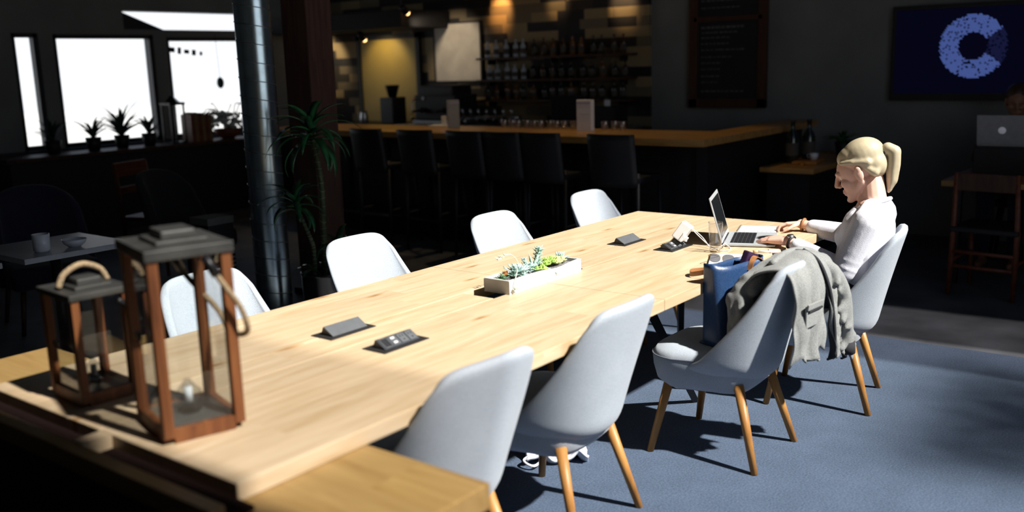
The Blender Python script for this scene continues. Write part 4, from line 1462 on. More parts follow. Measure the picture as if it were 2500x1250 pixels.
dp = empty('potted_plant', 'tall dracaena in a black glazed pot beside the duct column', 'plant', (1.20, 2.40, 0))
b = MB(); lathe(b, [(.10, 0), (.125, .05), (.145, .20), (.150, .33), (.155, .345), (.150, .352), (.135, .345), (.130, .30)], n=36, cap_bottom=True); obj('pot', b, M['pot'], dp, True)
b = MB(); lathe(b, [(.0005, .305), (.07, .312), (.131, .302)], n=24); obj('soil', b, M['potsoil'], dp, True)


def cane_(pts, r):
    b = MB(); P_ = bez(pts, 14); tube(b, P_, [r * (1 - .25 * i / len(P_)) for i in range(len(P_))], 10)
    c = obj('cane', b, M['cane'], dp, True)
    b = MB()
    for i in range(1, len(P_) - 1, 2):
        d = (P_[i + 1] - P_[i - 1]).normalized()
        x, y = frame_at(d)
        rr = r * (1 - .25 * i / len(P_)) + .0008
        tl = random.uniform(-.35, .35)
        tube(b, [P_[i] + (x * math.cos(a) + y * math.sin(a)) * rr + d * rr * tl * math.cos(a) for a in [2 * PI * q / 10 for q in range(10)]], .0016, 4, closed=True)
    obj('leaf_scars', b, M['ring'], c, True)
    return P_[-1]


def strapleaf(bm, base, az, el, L, w, droop):
    base = Vector(base)
    h = Vector((math.cos(az), math.sin(az), 0))
    s = Vector((-math.sin(az), math.cos(az), 0))
    rows = []
    n = 9
    p = base.copy()
    e_ = el
    for i in range(n + 1):
        t = i / n
        ww = w * (math.sin(PI * (.10 + .90 * t) ** .75) ** .8 if t < 1 else 0) + .0015
        d = h * math.cos(e_) + Vector((0, 0, math.sin(e_)))
        nrm = Vector((0, 0, math.cos(e_))) - h * math.sin(e_)
        rows.append([bm.verts.new(p + s * ww + nrm * ww * .25), bm.verts.new(p), bm.verts.new(p - s * ww + nrm * ww * .25), bm.verts.new(p - nrm * .0016)])
        p = p + d * L / n
        e_ -= droop / n
    for A, B in zip(rows, rows[1:]):
        for k in range(4):
            bm.faces.new((A[k], A[(k + 1) % 4], B[(k + 1) % 4], B[k]))
    bm.faces.new(rows[0][::-1]); bm.faces.new(rows[-1])


def crown(c, n, L, w, sp, up0=1.25, down=2.1):
    b = MB()
    for k in range(n):
        az = k * 2.399 + random.uniform(-.2, .2)
        t = k / n
        strapleaf(b, Vector(c) + Vector((0, 0, -.10 * sp * (1 - t))), az, up0 * (t * .9) + .1 + random.uniform(-.1, .1), L * random.uniform(.8, 1.1), w, down * (1.05 - .5 * t))
    return obj('foliage', b, M['dracaena'], dp, True)


e1 = cane_([(.02, .0, .30), (.03, .01, .60), (.01, -.02, .95), (-.02, .01, 1.26)], .020)
e2 = cane_([(-.05, .03, .30), (-.055, .02, .50), (-.075, .035, .60), (-.13, .08, .80)], .015)
e3 = cane_([(.06, -.05, .30), (.075, -.06, .42), (.085, -.06, .50)], .014)
crown(e1 + Vector((0, 0, .03)), 30, .34, .026, 1.2)
crown(e2 + Vector((0, 0, .03)), 17, .27, .022, .7)
crown(e3 + Vector((0, 0, .03)), 9, .22, .022, .5)
b = MB()
for k in range(7):
    strapleaf(b, (.0 + .05 * math.cos(k * 2.4), .05 * math.sin(k * 2.4), .33), k * 2.4, .9, .20, .020, 1.9)
obj('foliage', b, M['dracaena'], dp, True)

# ================================================================== bar
BX0, BX1, BZ = 3.62, 4.46, 1.045
br = empty('bar_counter', 'long bar counter with a honey coloured wooden top', 'bar counter', (0, 0, 0))
b = MB(); bx(b, BX0, BX1, 0.90, 6.05, BZ - .055, BZ, .004); obj('bar_top', b, M['bar'], br)
b = MB(); bx(b, BX1 + .001, 5.98, 0.90, 1.22, BZ - .055, BZ, .004); obj('bar_top', b, M['bar'], br)
b = MB(); bx(b, BX0 + .28, BX1 - .06, 1.0, 5.95, 0, BZ - .056); obj('bar_front', b, M['black'], br)
b = MB(); bx(b, BX1 - .05, 5.90, 1.02, 1.18, 0, BZ - .056); obj('bar_side', b, M['black'], br)
for k in range(9):
    b = MB(); bx(b, BX0 + .268, BX0 + .281, 1.1 + k * .56, 1.13 + k * .56, .08, BZ - .1); obj('panel_batten', b, M['bmetal'], br)
b = MB(); tube(b, [(BX0 + .17, 1.05, .20), (BX0 + .17, 5.9, .20)], .02, 10); obj('foot_rail', b, M['bmetal'], br, True)

lc = empty('side_counter', 'low wooden side counter beside the end of the bar', 'counter', (0, 0, 0))
b = MB(); bx(b, 4.64, 6.15, 0.44, 0.90 - .005, .70, .74, .003); bx(b, 4.64, 5.0, 0.90, 1.10, .70, .74, .003) if False else None
obj('counter_top', b, M['bar'], lc)
b = MB(); bx(b, 4.72, 6.12, 0.50, 0.86, 0, .699); obj('cabinet', b, M['black'], lc)


def bar_chair(label, loc, rz, group):
    t = empty('bar_chair', label, 'bar chair', loc, rz, group)
    b = MB()

    def fn(u, v):
        a = u * 2 - 1
        return (-.045 * (1 - a * a) - .06 * v + .0, a * .195, .70 + .40 * v)
    shell(b, fn, 10, 8, .025); obj('backrest', b, M['black'], t, True)
    b = MB(); box(b, (.20, 0, .745), (.40, .40, .05), None, .015); obj('seat', b, M['black'], t)
    for (x, y, dx, top) in ((.02, .18, -.03, .80), (.02, -.18, -.03, .80), (.38, .17, .02, .72), (.38, -.17, .02, .72)):
        b = MB(); tube(b, [(x, y, top), (x + dx, y * 1.1, 0)], [.017, .014], 8); obj('leg', b, M['black'], t, True)
    b = MB()
    tube(b, [(.01, -.188, .28), (.01, .188, .28)], .010, 8); tube(b, [(.385, -.18, .22), (.385, .18, .22)], .010, 8)
    for y in (-.183, .183):
        tube(b, [(.01, y, .34), (.385, y, .34)], .010, 8)
    obj('stretcher', b, M['black'], t, True)
    return t


STY = [4.13, 3.52, 2.95, 2.555, 2.157, 1.50]
STL = ['dark bar chair farthest left, half hidden by the plant', 'second dark bar chair from the plant', 'dark bar chair below the narrow card pack, left of a tight trio',
       'middle chair of the tight trio at the bar', 'right hand chair of the tight trio at the bar', 'dark bar chair on its own at the right, below the wide white pack']
bc0 = bar_chair(STL[0], (3.36, STY[0], 0), 0, 'dark chairs along the bar')
for y, l in list(zip(STY, STL))[1:]:
    dup(bc0, (3.36, y, 0), random.uniform(-.05, .05), l, 'dark chairs along the bar')


# tumblers along the back edge of the bar
def tumbler(label, loc, group, s=1.0):
    t = empty('tumbler', label, 'glass', loc, 0, group)
    b = MB(); lathe(b, [(.0004, .0), (.026 * s, 0), (.0285 * s, .004), (.034 * s, .078), (.0332 * s, .080), (.0318 * s, .078), (.0265 * s, .010), (.0004, .009)], n=20)
    obj('vessel', b, M['gtum'], t, True)
    return t


tu = None
for k in range(16):
    y = 3.30 - k * .0865
    if 2.20 < y < 2.45:
        continue
    loc = (4.30 + .012 * math.sin(k * 2.3), y, BZ)
    if y > 2.4:
        l, g = 'clear tumbler in the row on the bar left of the wide white pack', 'tumblers left of the wide pack'
    else:
        l, g = 'clear tumbler in the row on the bar right of the wide white pack', 'tumblers right of the wide pack'
    if tu is None:
        tu = tumbler(l, loc, g)
    else:
        dup(tu, loc, 0, l, g)

cw = empty('menu_pack', 'wide white upright menu pack standing on the bar', 'menu holder', (4.20, 2.32, BZ))
b = MB(); box(b, (0, 0, .135), (.055, .150, .27), None, .004); obj('pack', b, M['screenw'], cw)
b = MB(); box(b, (-.0285, 0, .243), (.002, .140, .014)); box(b, (-.0285, .0, .15), (.002, .10, .004)); obj('printed_band', b, M['lilac'], cw)
cn = empty('menu_pack', 'narrow grey upright menu pack on the bar behind the left stools', 'menu holder', (4.18, 3.835, BZ), math.radians(62))
b = MB(); box(b, (0, 0, .135), (.055, .110, .27), None, .004); obj('pack', b, plain('grey_card', (0.30, 0.30, 0.29), .7), cn)
b = MB(); box(b, (-.0285, 0, .243), (.002, .10, .014)); obj('printed_band', b, M['lilac'], cn)
nk_ = empty('napkin_holder', 'small white napkin holder on the bar left of the narrow pack', 'napkin holder', (4.36, 4.18, BZ))
b = MB(); box(b, (0, 0, .008), (.14, .20, .016), None, .003); obj('tray', b, M['paper'], nk_)
b = MB(); box(b, (0, -.06, .055), (.05, .03, .10), None, .004); obj('napkins', b, M['paper'], nk_)

# back bar: counter, taps, machines, shelves with bottles
bb = empty('back_bar', 'dark back bar cabinet standing against the wood block wall', 'cabinet', (0, 0, 0))
b = MB(); bx(b, 5.62, X1 - .06, 2.85, 6.02, 0, .93); obj('cabinet', b, M['black'], bb)
b = MB(); bx(b, 5.58, X1 - .06, 2.83, 6.03, .93, .96, .003); obj('worktop', b, M['steel'], bb)


def bottle(label, loc, group, h, r, mat):
    t = empty('bottle', label, 'bottle', loc, 0, group)
    b = MB(); lathe(b, [(r * .9, 0), (r, .008), (r, h * .58), (r * .8, h * .68), (r * .36, h * .78), (r * .34, h * .96), (r * .42, h * .97), (r * .42, h)], n=16, cap_bottom=True, cap_top=True)
    obj('bottle_body', b, mat, t, True)
    b = MB(); lathe(b, [(r * 1.01, h * .18), (r * 1.01, h * .48)], n=16); obj('paper_label', b, M['dimlabel'], t, True)
    return t


BM = [plain('amber_bottle', (0.16, 0.06, 0.012), .12, coat=.5), M['bottle'], plain('clear_spirit_bottle', (0.42, 0.47, 0.52), .1, coat=.5), plain('brown_bottle', (0.06, 0.03, 0.015), .12, coat=.5)]
shelf_z = (1.24, 1.47, 1.72)
shn = ('lowest', 'middle', 'top')
protos = {}
for si, z in enumerate(shelf_z):
    sh = empty('wall_shelf', '%s long dark shelf of the back bar wall' % shn[si], 'shelf', (X1 - .17, 3.95, z), 0, 'shelves behind the bar')
    b = MB(); box(b, (0, 0, -.012), (.22, 2.05, .024), None, .003); obj('board', b, M['brown'], sh)
    for y in (-.9, 0, .9):
        b = MB(); box(b, (.03, y, -.05), (.14, .02, .06)); obj('bracket', b, M['bmetal'], sh)
    for k in range(15):
        kind = 2 if (si >= 1 and k > 9) else random.choice((0, 1, 1, 3, 3))
        h = random.choice((.17, .19, .20))
        y = 3.02 + k * .133 + random.uniform(-.02, .02)
        half = 'right' if y < 3.6 else ('left' if y > 4.3 else 'middle')
        l = 'one of the bottles on the %s part of the %s back bar shelf' % (half, shn[si])
        g = '%s part bottles of the %s shelf' % (half, shn[si])
        loc = (X1 - .17, y, z)
        key = (kind, h)
        if key not in protos:
            protos[key] = bottle(l, loc, g, h, .032, BM[kind])
        else:
            dup(protos[key], loc, random.uniform(0, 6), l, g)

# cream panel standing in for a bright patch of light, espresso machine under it, tap tower, coffee grinder, small boxes
mb_ = empty('light_patch_panel', 'pale cream panel standing in for a bright patch of light right of the olive door', 'board', (X1 - .075, 5.42, 1.80))
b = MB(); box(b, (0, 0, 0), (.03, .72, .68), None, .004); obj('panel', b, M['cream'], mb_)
b = MB()
for (y, z, sy, sz) in ((.37, 0, .02, .72), (-.37, 0, .02, .72), (0, .35, .76, .02), (0, -.35, .76, .02)):
    box(b, (-.002, y, z), (.04, sy, sz))
obj('frame', b, M['black'], mb_)
em = empty('espresso_machine', 'black espresso machine on the back bar below the cream panel', 'coffee machine', (5.84, 5.40, .96))
b = MB(); box(b, (0, 0, .20), (.40, .66, .30), None, .02); box(b, (-.02, 0, .40), (.34, .58, .13), None, .02); obj('housing', b, M['black'], em)
b = MB(); box(b, (-.02, 0, .03), (.44, .66, .04), None, .006); obj('drip_tray', b, M['steel'], em)
for y in (-.18, .18):
    b = MB(); tube(b, [(-.20, y, .17), (-.26, y, .17)], .03, 12); tube(b, [(-.26, y, .17), (-.40, y, .165)], .012, 8); obj('portafilter', b, M['bmetal'], em, True)
b = MB(); tube(b, bez([(-.20, .29, .30), (-.27, .29, .28), (-.29, .29, .12)], 6), .006, 8); obj('steam_wand', b, M['steel'], em, True)
b = MB(); ball(b, (-.205, .18, .31), (.012, .022, .022)); obj('gauge', b, M['paper'], em, True)
gr_ = empty('coffee_grinder', 'dark coffee grinder and chrome jug rack in front of the olive door', 'coffee grinder', (5.80, 6.35, 0.96))
t2 = empty('side_table', 'dark high table in front of the olive door', 'table', (5.80, 6.45, 0))
b = MB(); bx(b, -.25, .25, -.42, .55, .90, .96, .004); obj('table_top', b, M['black'], t2)
for sx in (-.2, .2):
    for sy in (-.36, .48):
        b = MB(); bx(b, sx - .02, sx + .02, sy - .02, sy + .02, 0, .90); obj('leg', b, M['black'], t2)
b = MB(); box(b, (0, -.10, .16), (.24, .22, .32), None, .01); obj('grinder_body', b, M['black'], gr_)
b = MB(); lathe(b, [(.05, .32), (.09, .46), (.09, .47)], (0, -.10, 0), 16, True, True); obj('hopper', b, M['bmetal'], gr_, True)
jg = empty('milk_jug', 'shiny steel milk jug beside the coffee grinder', 'jug', (5.74, 6.72, .96))
b = MB(); lathe(b, [(.055, 0), (.06, .01), (.055, .09), (.045, .13), (.052, .15)], n=20, cap_bottom=True); obj('jug_body', b, M['steel'], jg, True)
b = MB(); tube(b, bez([(0, .05, .13), (0, .095, .11), (0, .09, .05), (0, .058, .03)], 6), .006, 8); obj('handle', b, M['steel'], jg, True)
tp = empty('beer_tap_tower', 'long steel beer tap rail on the back bar with curved taps', 'beer taps', (5.70, 4.62, .96))
b = MB(); tube(b, [(0, -.42, .09), (0, .42, .09)], .02, 12)
for y in (-.36, .36):
    tube(b, [(0, y, 0), (0, y, .09)], .02, 12)
obj('rail', b, M['steel'], tp, True)
for k in range(7):
    y = -.36 + k * .12
    b = MB(); tube(b, bez([(0, y, .09), (-.06, y, .10), (-.085, y, .06)], 5), .008, 8); tube(b, [(-.03, y, .10), (-.05, y, .19)], [.008, .013], 8); obj('tap', b, M['steel'], tp, True)
pm = empty('till_screen', 'dark till screen standing on the back bar', 'till', (5.74, 3.55, .96), math.radians(15))
b = MB(); box(b, (0, 0, .20), (.03, .40, .27), (0, -.15, 0), .01); obj('display', b, M['black'], pm)
b = MB(); box(b, (.03, 0, .035), (.16, .20, .07), None, .01); obj('stand', b, M['black'], pm)
pm2 = empty('receipt_printer', 'black printer at the right end of the back bar', 'printer', (5.78, 3.05, .96))
b = MB(); box(b, (0, 0, .11), (.26, .28, .22), None, .015); obj('printer_body', b, M['black'], pm2)
b = MB(); box(b, (-.02, .02, .25), (.004, .07, .07)); obj('paper_slip', b, M['paper'], pm2)

# bottles, cup and board on the side counter
bt1 = bottle('dark glass bottle on the side counter, nearer the bar', (5.05, .78, .74), 'dark bottles on the side counter', .36, .055, M['bottle'])
dup(bt1, (5.22, .70, .74), 1.0, 'dark glass bottle on the side counter, farther from the bar', 'dark bottles on the side counter')
ob = empty('serving_board', 'orange wooden serving board on the side counter', 'board', (5.10, .66, .74), math.radians(10))
b = MB(); box(b, (0, 0, .012), (.34, .20, .022), None, .005); tube(b, [(-.17, 0, .012), (-.25, 0, .012)], .014, 8); obj('board', b, M['orange_wood'], ob)
wcup = empty('cup', 'small white cup standing on the orange serving board', 'cup', (5.16, .63, .763))
b = MB(); lathe(b, [(.022, 0), (.030, .01), (.040, .055), (.0385, .055), (.028, .012), (.0005, .008)], n=20, cap_bottom=True); obj('cup_body', b, M['cerm'], wcup, True)
b = MB(); tube(b, bez([(0, .037, .045), (0, .058, .040), (0, .054, .020), (0, .033, .016)], 5), .004, 6); obj('handle', b, M['cerm'], wcup, True)
sp2_ = empty('potted_plant', 'small dark bushy plant at the back of the side counter', 'plant', (5.85, .62, .74))
b = MB(); lathe(b, [(.05, 0), (.07, .12), (.065, .12), (.05, .10)], n=18, cap_bottom=True); obj('pot', b, M['black'], sp2_, True)
b = MB()
for k in range(26):
    strapleaf(b, (0, 0, .11), k * 2.4, .4 + .9 * random.random(), random.uniform(.14, .24), .014, 1.3)
obj('foliage', b, M['dracaena'], sp2_, True)

# ================================================================== back wall: blackboard and television
bk = empty('chalkboard', 'tall brown framed chalkboard hanging on the dark back wall', 'chalkboard', (X1 - .03, 1.905, 1.75))
b = MB(); box(b, (0, 0, 0), (.03, .70, 1.15)); obj('slate', b, plain('slate_black', (0.012, 0.012, 0.016), .8), bk)
b = MB()
for (y, z, sy, sz) in ((.37, 0, .09, 1.21), (-.37, 0, .09, 1.21), (0, .58, .83, .09), (0, -.56, .83, .09), (0, .27, .74, .05)):
    box(b, (-.012, y, z), (.045, sy, sz), None, .004)
obj('frame', b, M['brown'], bk)
for k, (z, w0, h_) in enumerate(((.45, .50, .012), (.38, .44, .010), (.19, .50, .022), (.14, .46, .012), (.09, .38, .012), (.03, .40, .012), (-.03, .50, .012), (-.10, .40, .010), (-.16, .26, .012), (-.22, .30, .010), (-.29, .22, .012), (-.35, .26, .010), (-.44, .52, .016))):
    b = MB()
    n_ = max(2, int(w0 / .055))
    x = .29
    for q in range(n_):
        l_ = random.uniform(.025, .05)
        if x - l_ < .29 - w0:
            break
        box(b, (-.017, x - l_ / 2, z), (.002, l_, h_))
        x -= l_ + random.uniform(.008, .016)
    obj('chalk_line', b, M['chalk'], bk)

tv = empty('television', 'large wall television showing a blue letter C made of triangles', 'television', (X1 - .04, -0.365, 1.625))
TW, THt = 1.36, .82
b = MB(); box(b, (0, 0, 0), (.07, TW, THt), None, .006); obj('casing', b, M['black'], tv)
b = MB(); box(b, (-.036, 0, .012), (.003, TW - .07, THt - .10)); scn = obj('picture', b, M['tvnavy'], tv)
b = MB(); b2 = MB()
cy_, cz_ = 0.0, .045
tri = random.Random(3)
R_in, R_out = .115, .265
step = .020
rows = int(.6 / step)
for i in range(-rows, rows):
    for j in range(-rows, rows):
        y = (i + .5 * (j % 2)) * step
        z = j * step * .866
        r = math.hypot(y, z)
        if not (R_in < r < R_out):
            continue
        # seen from the room +Y lies to the left
        ang = math.degrees(math.atan2(z, -y))
        gap = abs(ang) < 33
        bmx = b2 if gap else b
        for sgn in (1, -1):
            if tri.random() < .12:
                continue
            s_ = step * .50
            c = Vector((-.039, cy_ + y + (0 if sgn > 0 else step * .5), cz_ + z + (0 if sgn > 0 else .006)))
            a0 = PI / 2 if sgn > 0 else -PI / 2
            vs = [bmx.verts.new(c + Vector((0, math.cos(a0 + q * 2 * PI / 3) * s_, math.sin(a0 + q * 2 * PI / 3) * s_))) for q in range(3)]
            vt = [bmx.verts.new(v.co + Vector((.001, 0, 0))) for v in vs]
            bmx.faces.new(vs); bmx.faces.new(vt[::-1])
            for q in range(3):
                bmx.faces.new((vs[q], vs[(q + 1) % 3], vt[(q + 1) % 3], vt[q]))
obj('letter_mosaic', b, M['tvblue'], scn)
obj('letter_mosaic_gap', b2, M['tvdim'], scn)

# ================================================================== right background: wooden chair, table, laptop, second person
wc2 = empty('wooden_chair', 'dark brown wooden chair with ladder back on the concrete floor', 'chair', (4.18, -0.985, 0), math.radians(-6))
for sy in (-1, 1):
    b = MB(); tube(b, [(-.20, sy * .205, 0), (-.18, sy * .20, .44), (-.21, sy * .19, .84)], [.017, .020, .015], 8); obj('rear_leg', b, M['redwood'], wc2, True)
    b = MB(); tube(b, [(.21, sy * .20, 0), (.19, sy * .20, .44)], [.015, .020], 8); obj('front_leg', b, M['redwood'], wc2, True)
b = MB(); box(b, (0, 0, .455), (.43, .43, .035), None, .01); obj('seat', b, M['black'], wc2)
b = MB(); box(b, (-.205, 0, .78), (.022, .38, .12), (0, -.08, 0), .006); obj('back_rail', b, M['brown'], wc2)
b = MB(); tube(b, [(-.19, -.20, .30), (-.19, .20, .30)], .014, 8); tube(b, [(-.19, -.20, .20), (-.19, .20, .20)], .014, 8)
for sy in (-1, 1):
    tube(b, [(-.19, sy * .20, .24), (.20, sy * .20, .24)], .012, 8)
obj('stretcher', b, M['redwood'], wc2, True)

ht = empty('high_table', 'dark high table with pale wooden corner at the right edge', 'table', (4.62, -1.30, 0))
b = MB(); bx(b, -.30, .95, -.75, .70, .70, .74, .004); obj('table_top', b, M['bar'], ht)
for (x, y) in ((-.24, .60), (.88, .60), (-.24, -.68), (.88, -.68)):
    b = MB(); bx(b, x - .03, x + .03, y - .03, y + .03, 0, .70); obj('leg', b, M['black'], ht)
ri = empty('laptop_riser', 'black riser box on the table under the far laptop', 'riser', (4.95, -.93, .74))
b = MB(); box(b, (0, 0, .10), (.34, .46, .20), None, .01); obj('box', b, M['black'], ri)
l2 = empty('laptop', 'silver laptop seen from behind with a round light emblem on its lid', 'laptop', (4.86, -0.872, .94))
b = MB(); box(b, (.13, 0, .008), (.24, .34, .014), None, .004); obj('base', b, M['alu'], l2)
b = MB(); box(b, (-.02, 0, .12), (.008, .34, .225), (0, -.20, 0), .003); obj('screen_lid', b, plain('grey_lid', (0.36, 0.36, 0.38), .5, .2), l2)
b = MB(); tube(b, [(-.0245, 0, .12), (-.0265, 0, .1195)], .026, 24); obj('emblem', b, M['lidlogo'], l2, True, label='round pale emblem')

p2 = empty('person', 'person in a plum top sitting behind the far laptop at the right edge', 'person', (5.42, -.855, 0))
b = MB()
H2 = Matrix.Translation((0, 0, 1.245)) @ Matrix.Rotation(math.radians(100), 4, 'Z') @ Matrix.Rotation(math.radians(-14), 4, 'X')
head_caps(b, H2, 1.02)
n2 = Vector((.05, 0, 1.09))
capsule(b, H2 @ Vector((0, -.03, -.06)), .05, n2, .058)
limb(b, [n2 - Vector((0, 0, .06)), Vector((.06, 0, .90)), Vector((.06, 0, .62))], [.10, .13, .13])
limb(b, [Vector((.05, .19, 1.02)), Vector((.0, .25, .80)), Vector((-.22, .16, .97))], [.05, .04, .026])
limb(b, [Vector((.05, -.19, 1.02)), Vector((.0, -.25, .80)), Vector((-.22, -.02, .97))], [.05, .04, .026])
for sy in (-1, 1):
    limb(b, [Vector((.06, sy * .09, .58)), Vector((-.34, sy * .11, .56)), Vector((-.34, sy * .11, .09))], [.08, .055, .036])
    capsule(b, Vector((-.31, sy * .11, .035)), .035, Vector((-.46, sy * .11, .03)), .028)
hand_caps(b, (-.22, .16, .975), (-.95, -.15, -.1), (-.1, -1, .1), (.3, .3, .3, .35), .95)
hand_caps(b, (-.22, -.02, .975), (-.95, .1, -.1), (-.1, 1, .1), (.3, .3, .3, .35), .95)
fused('body', b, M['skin_b'], p2, .005, 3)
b = MB()
R3 = H2.to_3x3().normalized()
ball(b, H2 @ Vector((0, -.028, .050)), (.083, .10, .082), R3, 24, 16)
ball(b, H2 @ Vector((0, -.050, .0)), (.078, .075, .085), R3, 24, 16)
fused('hair', b, M['dhair'], p2, .008, 2)
b = MB()
limb(b, [n2 - Vector((0, 0, .07)), Vector((.06, 0, .90)), Vector((.06, 0, .58))], [.105, .145, .15])
limb(b, [n2 - Vector((0, .04, .05)), Vector((.05, -.19, 1.02)), Vector((.0, -.25, .80)), Vector((-.10, -.16, .885))], [.06, .064, .055, .045])
limb(b, [n2 - Vector((0, -.04, .05)), Vector((.05, .19, 1.02)), Vector((.0, .25, .80)), Vector((-.10, .21, .885))], [.06, .064, .055, .045])
fused('top', b, M['plum'], p2, .009, 3)
b = MB()
for sy in (-1, 1):
    limb(b, [Vector((.06, sy * .09, .58)), Vector((-.34, sy * .11, .56)), Vector((-.34, sy * .11, .12))], [.098, .07, .05])
capsule(b, Vector((.07, -.07, .60)), .11, Vector((.07, .07, .60)), .11)
fused('trousers', b, M['denim'], p2, .009, 3)
s2 = empty('stool', 'dark padded stool under the person at the right edge', 'stool', (5.50, -.855, 0))
b = MB(); lathe(b, [(.15, .42), (.18, .44), (.18, .475), (.15, .49)], n=24, cap_bottom=True, cap_top=True); obj('seat', b, M['grey_fab'], s2, True)
for k in range(4):
    a = PI / 4 + k * PI / 2
    b = MB(); tube(b, [(.10 * math.cos(a), .10 * math.sin(a), .42), (.17 * math.cos(a), .17 * math.sin(a), 0)], .014, 8); obj('leg', b, M['bmetal'], s2, True)

# ================================================================== left background
# low grey tables with white crockery
def low_table(label, loc, rz, w, d):
    t = empty('cafe_table', label, 'table', loc, rz, 'low grey tables in the dark left corner')
    b = MB(); box(b, (0, 0, .685), (w, d, .03), None, .004); obj('table_top', b, M['greytop'], t)
    b = MB(); tube(b, [(0, 0, .02), (0, 0, .67)], .03, 12); obj('stem', b, M['bmetal'], t, True)
    b = MB(); lathe(b, [(.24, 0), (.24, .012), (.03, .03)], n=24, cap_bottom=True, cap_top=True); obj('foot', b, M['bmetal'], t, True)
    return t


low_table('small grey cafe table with two white cups on it', (-0.22, 3.05, 0), 0.0, .62, .60)
low_table('grey cafe table cut by the left edge of the picture', (-0.98, 3.05, 0), 0.05, .66, .60)


def mug(label, loc, s):
    t = empty('mug', label, 'mug', loc, 0, 'white crockery on the grey cafe table')
    b = MB(); lathe(b, [(.030 * s, 0), (.038 * s, .01), (.040 * s, .085 * s), (.037 * s, .085 * s), (.034 * s, .012), (.0005, .01)], n=22, cap_bottom=True); obj('mug_body', b, M['cerm'], t, True)
    b = MB(); tube(b, bez([(0, .038 * s, .07 * s), (0, .065 * s, .062 * s), (0, .062 * s, .03 * s), (0, .037 * s, .022 * s)], 5), .005, 6); obj('handle', b, M['cerm'], t, True)
    return t


mug('taller white mug on the grey cafe table', (-.36, 2.90, .70), 1.15)
bw = empty('bowl', 'low white bowl beside the mug on the grey cafe table', 'bowl', (-.185, 2.88, .70))
b = MB(); lathe(b, [(.03, 0), (.055, .02), (.068, .045), (.065, .045), (.05, .02), (.0005, .012)], n=24, cap_bottom=True); obj('bowl_body', b, M['cerm'], bw, True)


def armchair(label, loc, rz, mat):
    t = empty('armchair', label, 'armchair', loc, rz, 'dark armchairs in the left corner')
    b = MB()

    def fn(u, v):
        a = (u * 2 - 1) * 1.45
        w = .33 - .04 * v
        return (w * math.sin(a), -.20 - .10 * v + .36 * (1 - math.cos(a)) * (1 - .35 * v), .30 + .62 * v - .16 * v * abs(u * 2 - 1) ** 2.5)
    shell(b, fn, 20, 12, .06); subsurf(obj('backrest', b, mat, t, True), 1)
    b = MB(); box(b, (0, .04, .37), (.56, .54, .15), None, .05, 3); obj('seat', b, mat, t, True)
    for sx in (-1, 1):
        for sy in (-1, 1):
            b = MB(); tube(b, [(sx * .2, sy * .2, .30), (sx * .24, sy * .24, 0)], [.018, .013], 8); obj('leg', b, M['brown'], t, True)
    return t


a0 = armchair('dark navy armchair behind the grey cafe table', (.20, 4.05, 0), PI * .93, M['dark_fab'])
a1 = armchair('charcoal armchair between the lanterns and the duct column', (1.32, 4.15, 0), PI * 1.1, M['grey_fab'])

# magazine box left of the column base
mbx = empty('speaker_box', 'dark ribbed box with a grey top standing left of the duct column', 'box', (1.02, 3.32, 0))
b = MB(); box(b, (0, 0, .31), (.20, .20, .62), None, .006); obj('box_body', b, M['black'], mbx)
b = MB(); box(b, (0, 0, .645), (.21, .21, .05), None, .004); obj('box_top', b, plain('grey_felt', (0.13, 0.13, 0.12), .9), mbx)
b = MB()
for k in range(9):
    box(b, (.06, -.102, .50 - k * .03), (.06, .008, .014))
obj('ribs', b, M['greytop'], mbx)

# console under the windows with plants, books, lantern and dried branches
cs = empty('console_table', 'long dark console under the bright windows', 'console table', (0, 0, 0))
b = MB(); bx(b, 1.5, 5.2, 7.30, 7.75, .82, .86, .004); obj('console_top', b, M['brown'], cs)
b = MB(); bx(b, 1.55, 5.15, 7.36, 7.72, 0.0, .819); obj('cabinet', b, M['black'], cs)


def spiky(label, loc, n, L, w):
    t = empty('potted_plant', label, 'plant', loc, 0, 'silhouetted plants on the window console')
    b = MB(); lathe(b, [(.06, 0), (.085, .14), (.08, .14), (.06, .12)], n=18, cap_bottom=True); obj('pot', b, M['black'], t, True)
    b = MB()
    for k in range(n):
        strapleaf(b, (0, 0, .12), k * 2.399, .75 + .75 * random.random(), L * random.uniform(.7, 1.1), w, .9)
    obj('foliage', b, M['grass'], t, True)
    return t


spiky('spiky plant silhouetted low at the left of the middle window', (2.54, 7.55, .86), 22, .30, .016)
spiky('tallest spiky plant silhouetted in the middle window', (2.87, 7.55, .86), 30, .42, .020)
spiky('plant silhouetted at the right of the middle window beside the lantern', (3.17, 7.50, .86), 22, .26, .020)
spiky('small plant silhouetted in the narrow left window', (2.10, 7.55, .86), 16, .30, .018)

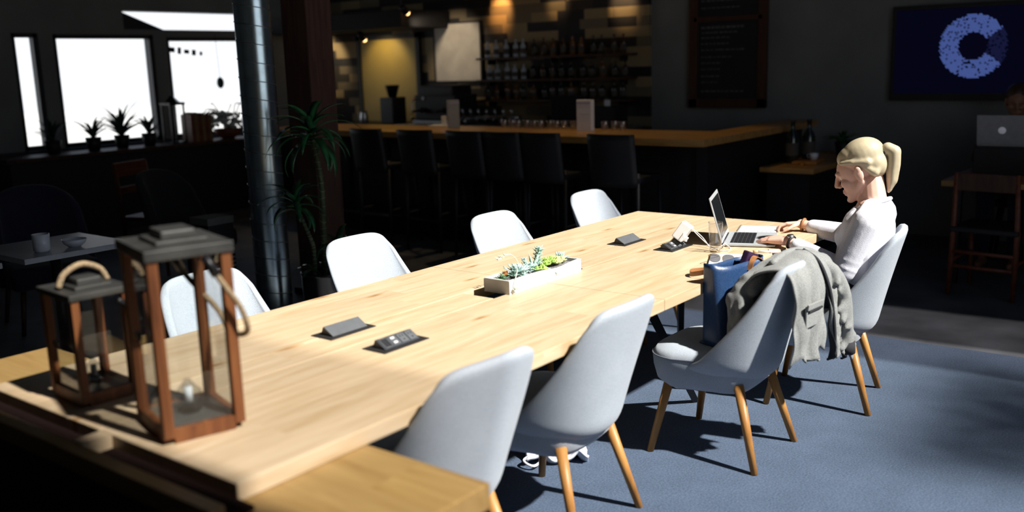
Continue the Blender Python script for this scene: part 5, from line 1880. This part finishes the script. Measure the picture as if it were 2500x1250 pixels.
wl = empty('lantern', 'dark lantern silhouetted on the console under the window post', 'lantern', (3.50, 7.50, .86))
for sx in (-1, 1):
    for sy in (-1, 1):
        b = MB(); box(b, (sx * .085, sy * .085, .22), (.018, .018, .44)); obj('corner_post', b, M['bmetal'], wl)
b = MB(); box(b, (0, 0, .01), (.19, .19, .02)); obj('base_plate', b, M['bmetal'], wl)
b = MB(); box(b, (0, 0, .45), (.20, .20, .03)); lathe(b, [(.10, .465), (.04, .52), (.03, .54)], n=4, cap_top=True); obj('roof', b, M['bmetal'], wl)
for sy in (-1, 1):
    b = MB(); box(b, (0, sy * .085, .22), (.15, .002, .40)); obj('glass_pane', b, M['glass'], wl)
bk0 = None
for k in range(6):
    h = (.32, .34, .30, .33, .29, .31)[k]
    l = ['tall brown book standing next to the window lantern', 'second brown book from the window lantern', 'third brown book from the window lantern', 'fourth brown book from the window lantern', 'fifth brown book from the window lantern', 'brown book farthest from the window lantern, by the dried flowers'][k]
    t = empty('book', l, 'book', (3.68 + k * .047, 7.50, .86), 0, 'books standing on the window console')
    b = MB(); bx(b, -.018, .018, -.095, .095, .004, h - .006); obj('pages', b, M['cream'], t)
    b = MB(); bx(b, -.022, -.018, -.10, .10, 0, h); bx(b, .018, .022, -.10, .10, 0, h); bx(b, -.022, .022, -.104, -.10, 0, h); obj('cover', b, M['books'] if k % 2 else M['redwood'], t)
fl = empty('dried_flowers', 'bowl of pale dried flowers and red twigs against the right window', 'flowers', (4.22, 7.50, .86))
b = MB(); lathe(b, [(.07, 0), (.14, .05), (.17, .12), (.16, .12), (.12, .05), (.0005, .03)], n=24, cap_bottom=True); obj('bowl', b, M['redwood'], fl, True)
b = MB()
for k in range(100):
    a = random.random() * 6.28; r = .25 * math.sqrt(random.random())
    ball(b, (r * math.cos(a), r * math.sin(a), .13 + random.random() * .18), random.uniform(.014, .03), None, 8, 6)
obj('flower_heads', b, M['cotton'], fl, True)['kind'] = 'stuff'
b = MB()
for k in range(9):
    a = random.random() * 6.28
    tube(b, bez([(0, 0, .08), (.12 * math.cos(a), .10 * math.sin(a), .28), (.24 * math.cos(a), .12 * math.sin(a), .36 + .06 * math.sin(k)), (.34 * math.cos(a + .3), .1 * math.sin(a), .30 + .12 * math.sin(k))], 5), .007, 6)
obj('twigs', b, M['twig'], fl, True)
ow = empty('ornament', 'small dark ornament hanging at the edge of the right window beside the column', 'ornament', (4.50, 7.955, 1.52))
b = MB(); ball(b, (0, 0, 0), (.045, .045, .07)); obj('bead', b, M['grass'], ow, True)
b = MB(); tube(b, [(0, 0, .06), (0, 0.03, .58), (0, .06, .60)], .003, 6); obj('cord', b, M['black'], ow)
# letters stuck on the right window pane are too blurred to read: a few dark marks
wm2 = empty('window_sticker', 'dark blurred lettering stuck on the right window pane', 'sticker', (4.12, Y1 + .045, 1.93))
b = MB()
for k, (w, h) in enumerate(((.10, .06), (.06, .08), (.09, .05), (.07, .07), (.05, .05))):
    box(b, (-.20 + k * .10, 0, -.012 * k), (w * .8, .004, h), (0, .1, 0), .002)
obj('lettering', b, M['black'], wm2)

# red brown bentwood chair by the console
rc = empty('wooden_chair', 'red brown wooden chair by the console left of the duct column', 'chair', (1.62, 4.95, 0), math.radians(200))
for sx in (-1, 1):
    b = MB(); tube(b, [(sx * .20, -.20, 0), (sx * .20, -.19, .46), (sx * .19, -.24, .92)], [.016, .02, .016], 8); obj('rear_leg', b, M['redwood'], rc, True)
    b = MB(); tube(b, [(sx * .20, .20, 0), (sx * .20, .19, .46)], [.015, .019], 8); obj('front_leg', b, M['redwood'], rc, True)
b = MB(); box(b, (0, 0, .47), (.43, .42, .035), None, .01); obj('seat', b, M['redwood'], rc)
b = MB(); box(b, (0, -.235, .87), (.40, .022, .12), (.1, 0, 0), .006); box(b, (0, -.215, .70), (.38, .018, .06), (.1, 0, 0), .005); obj('back_rail', b, M['redwood'], rc)
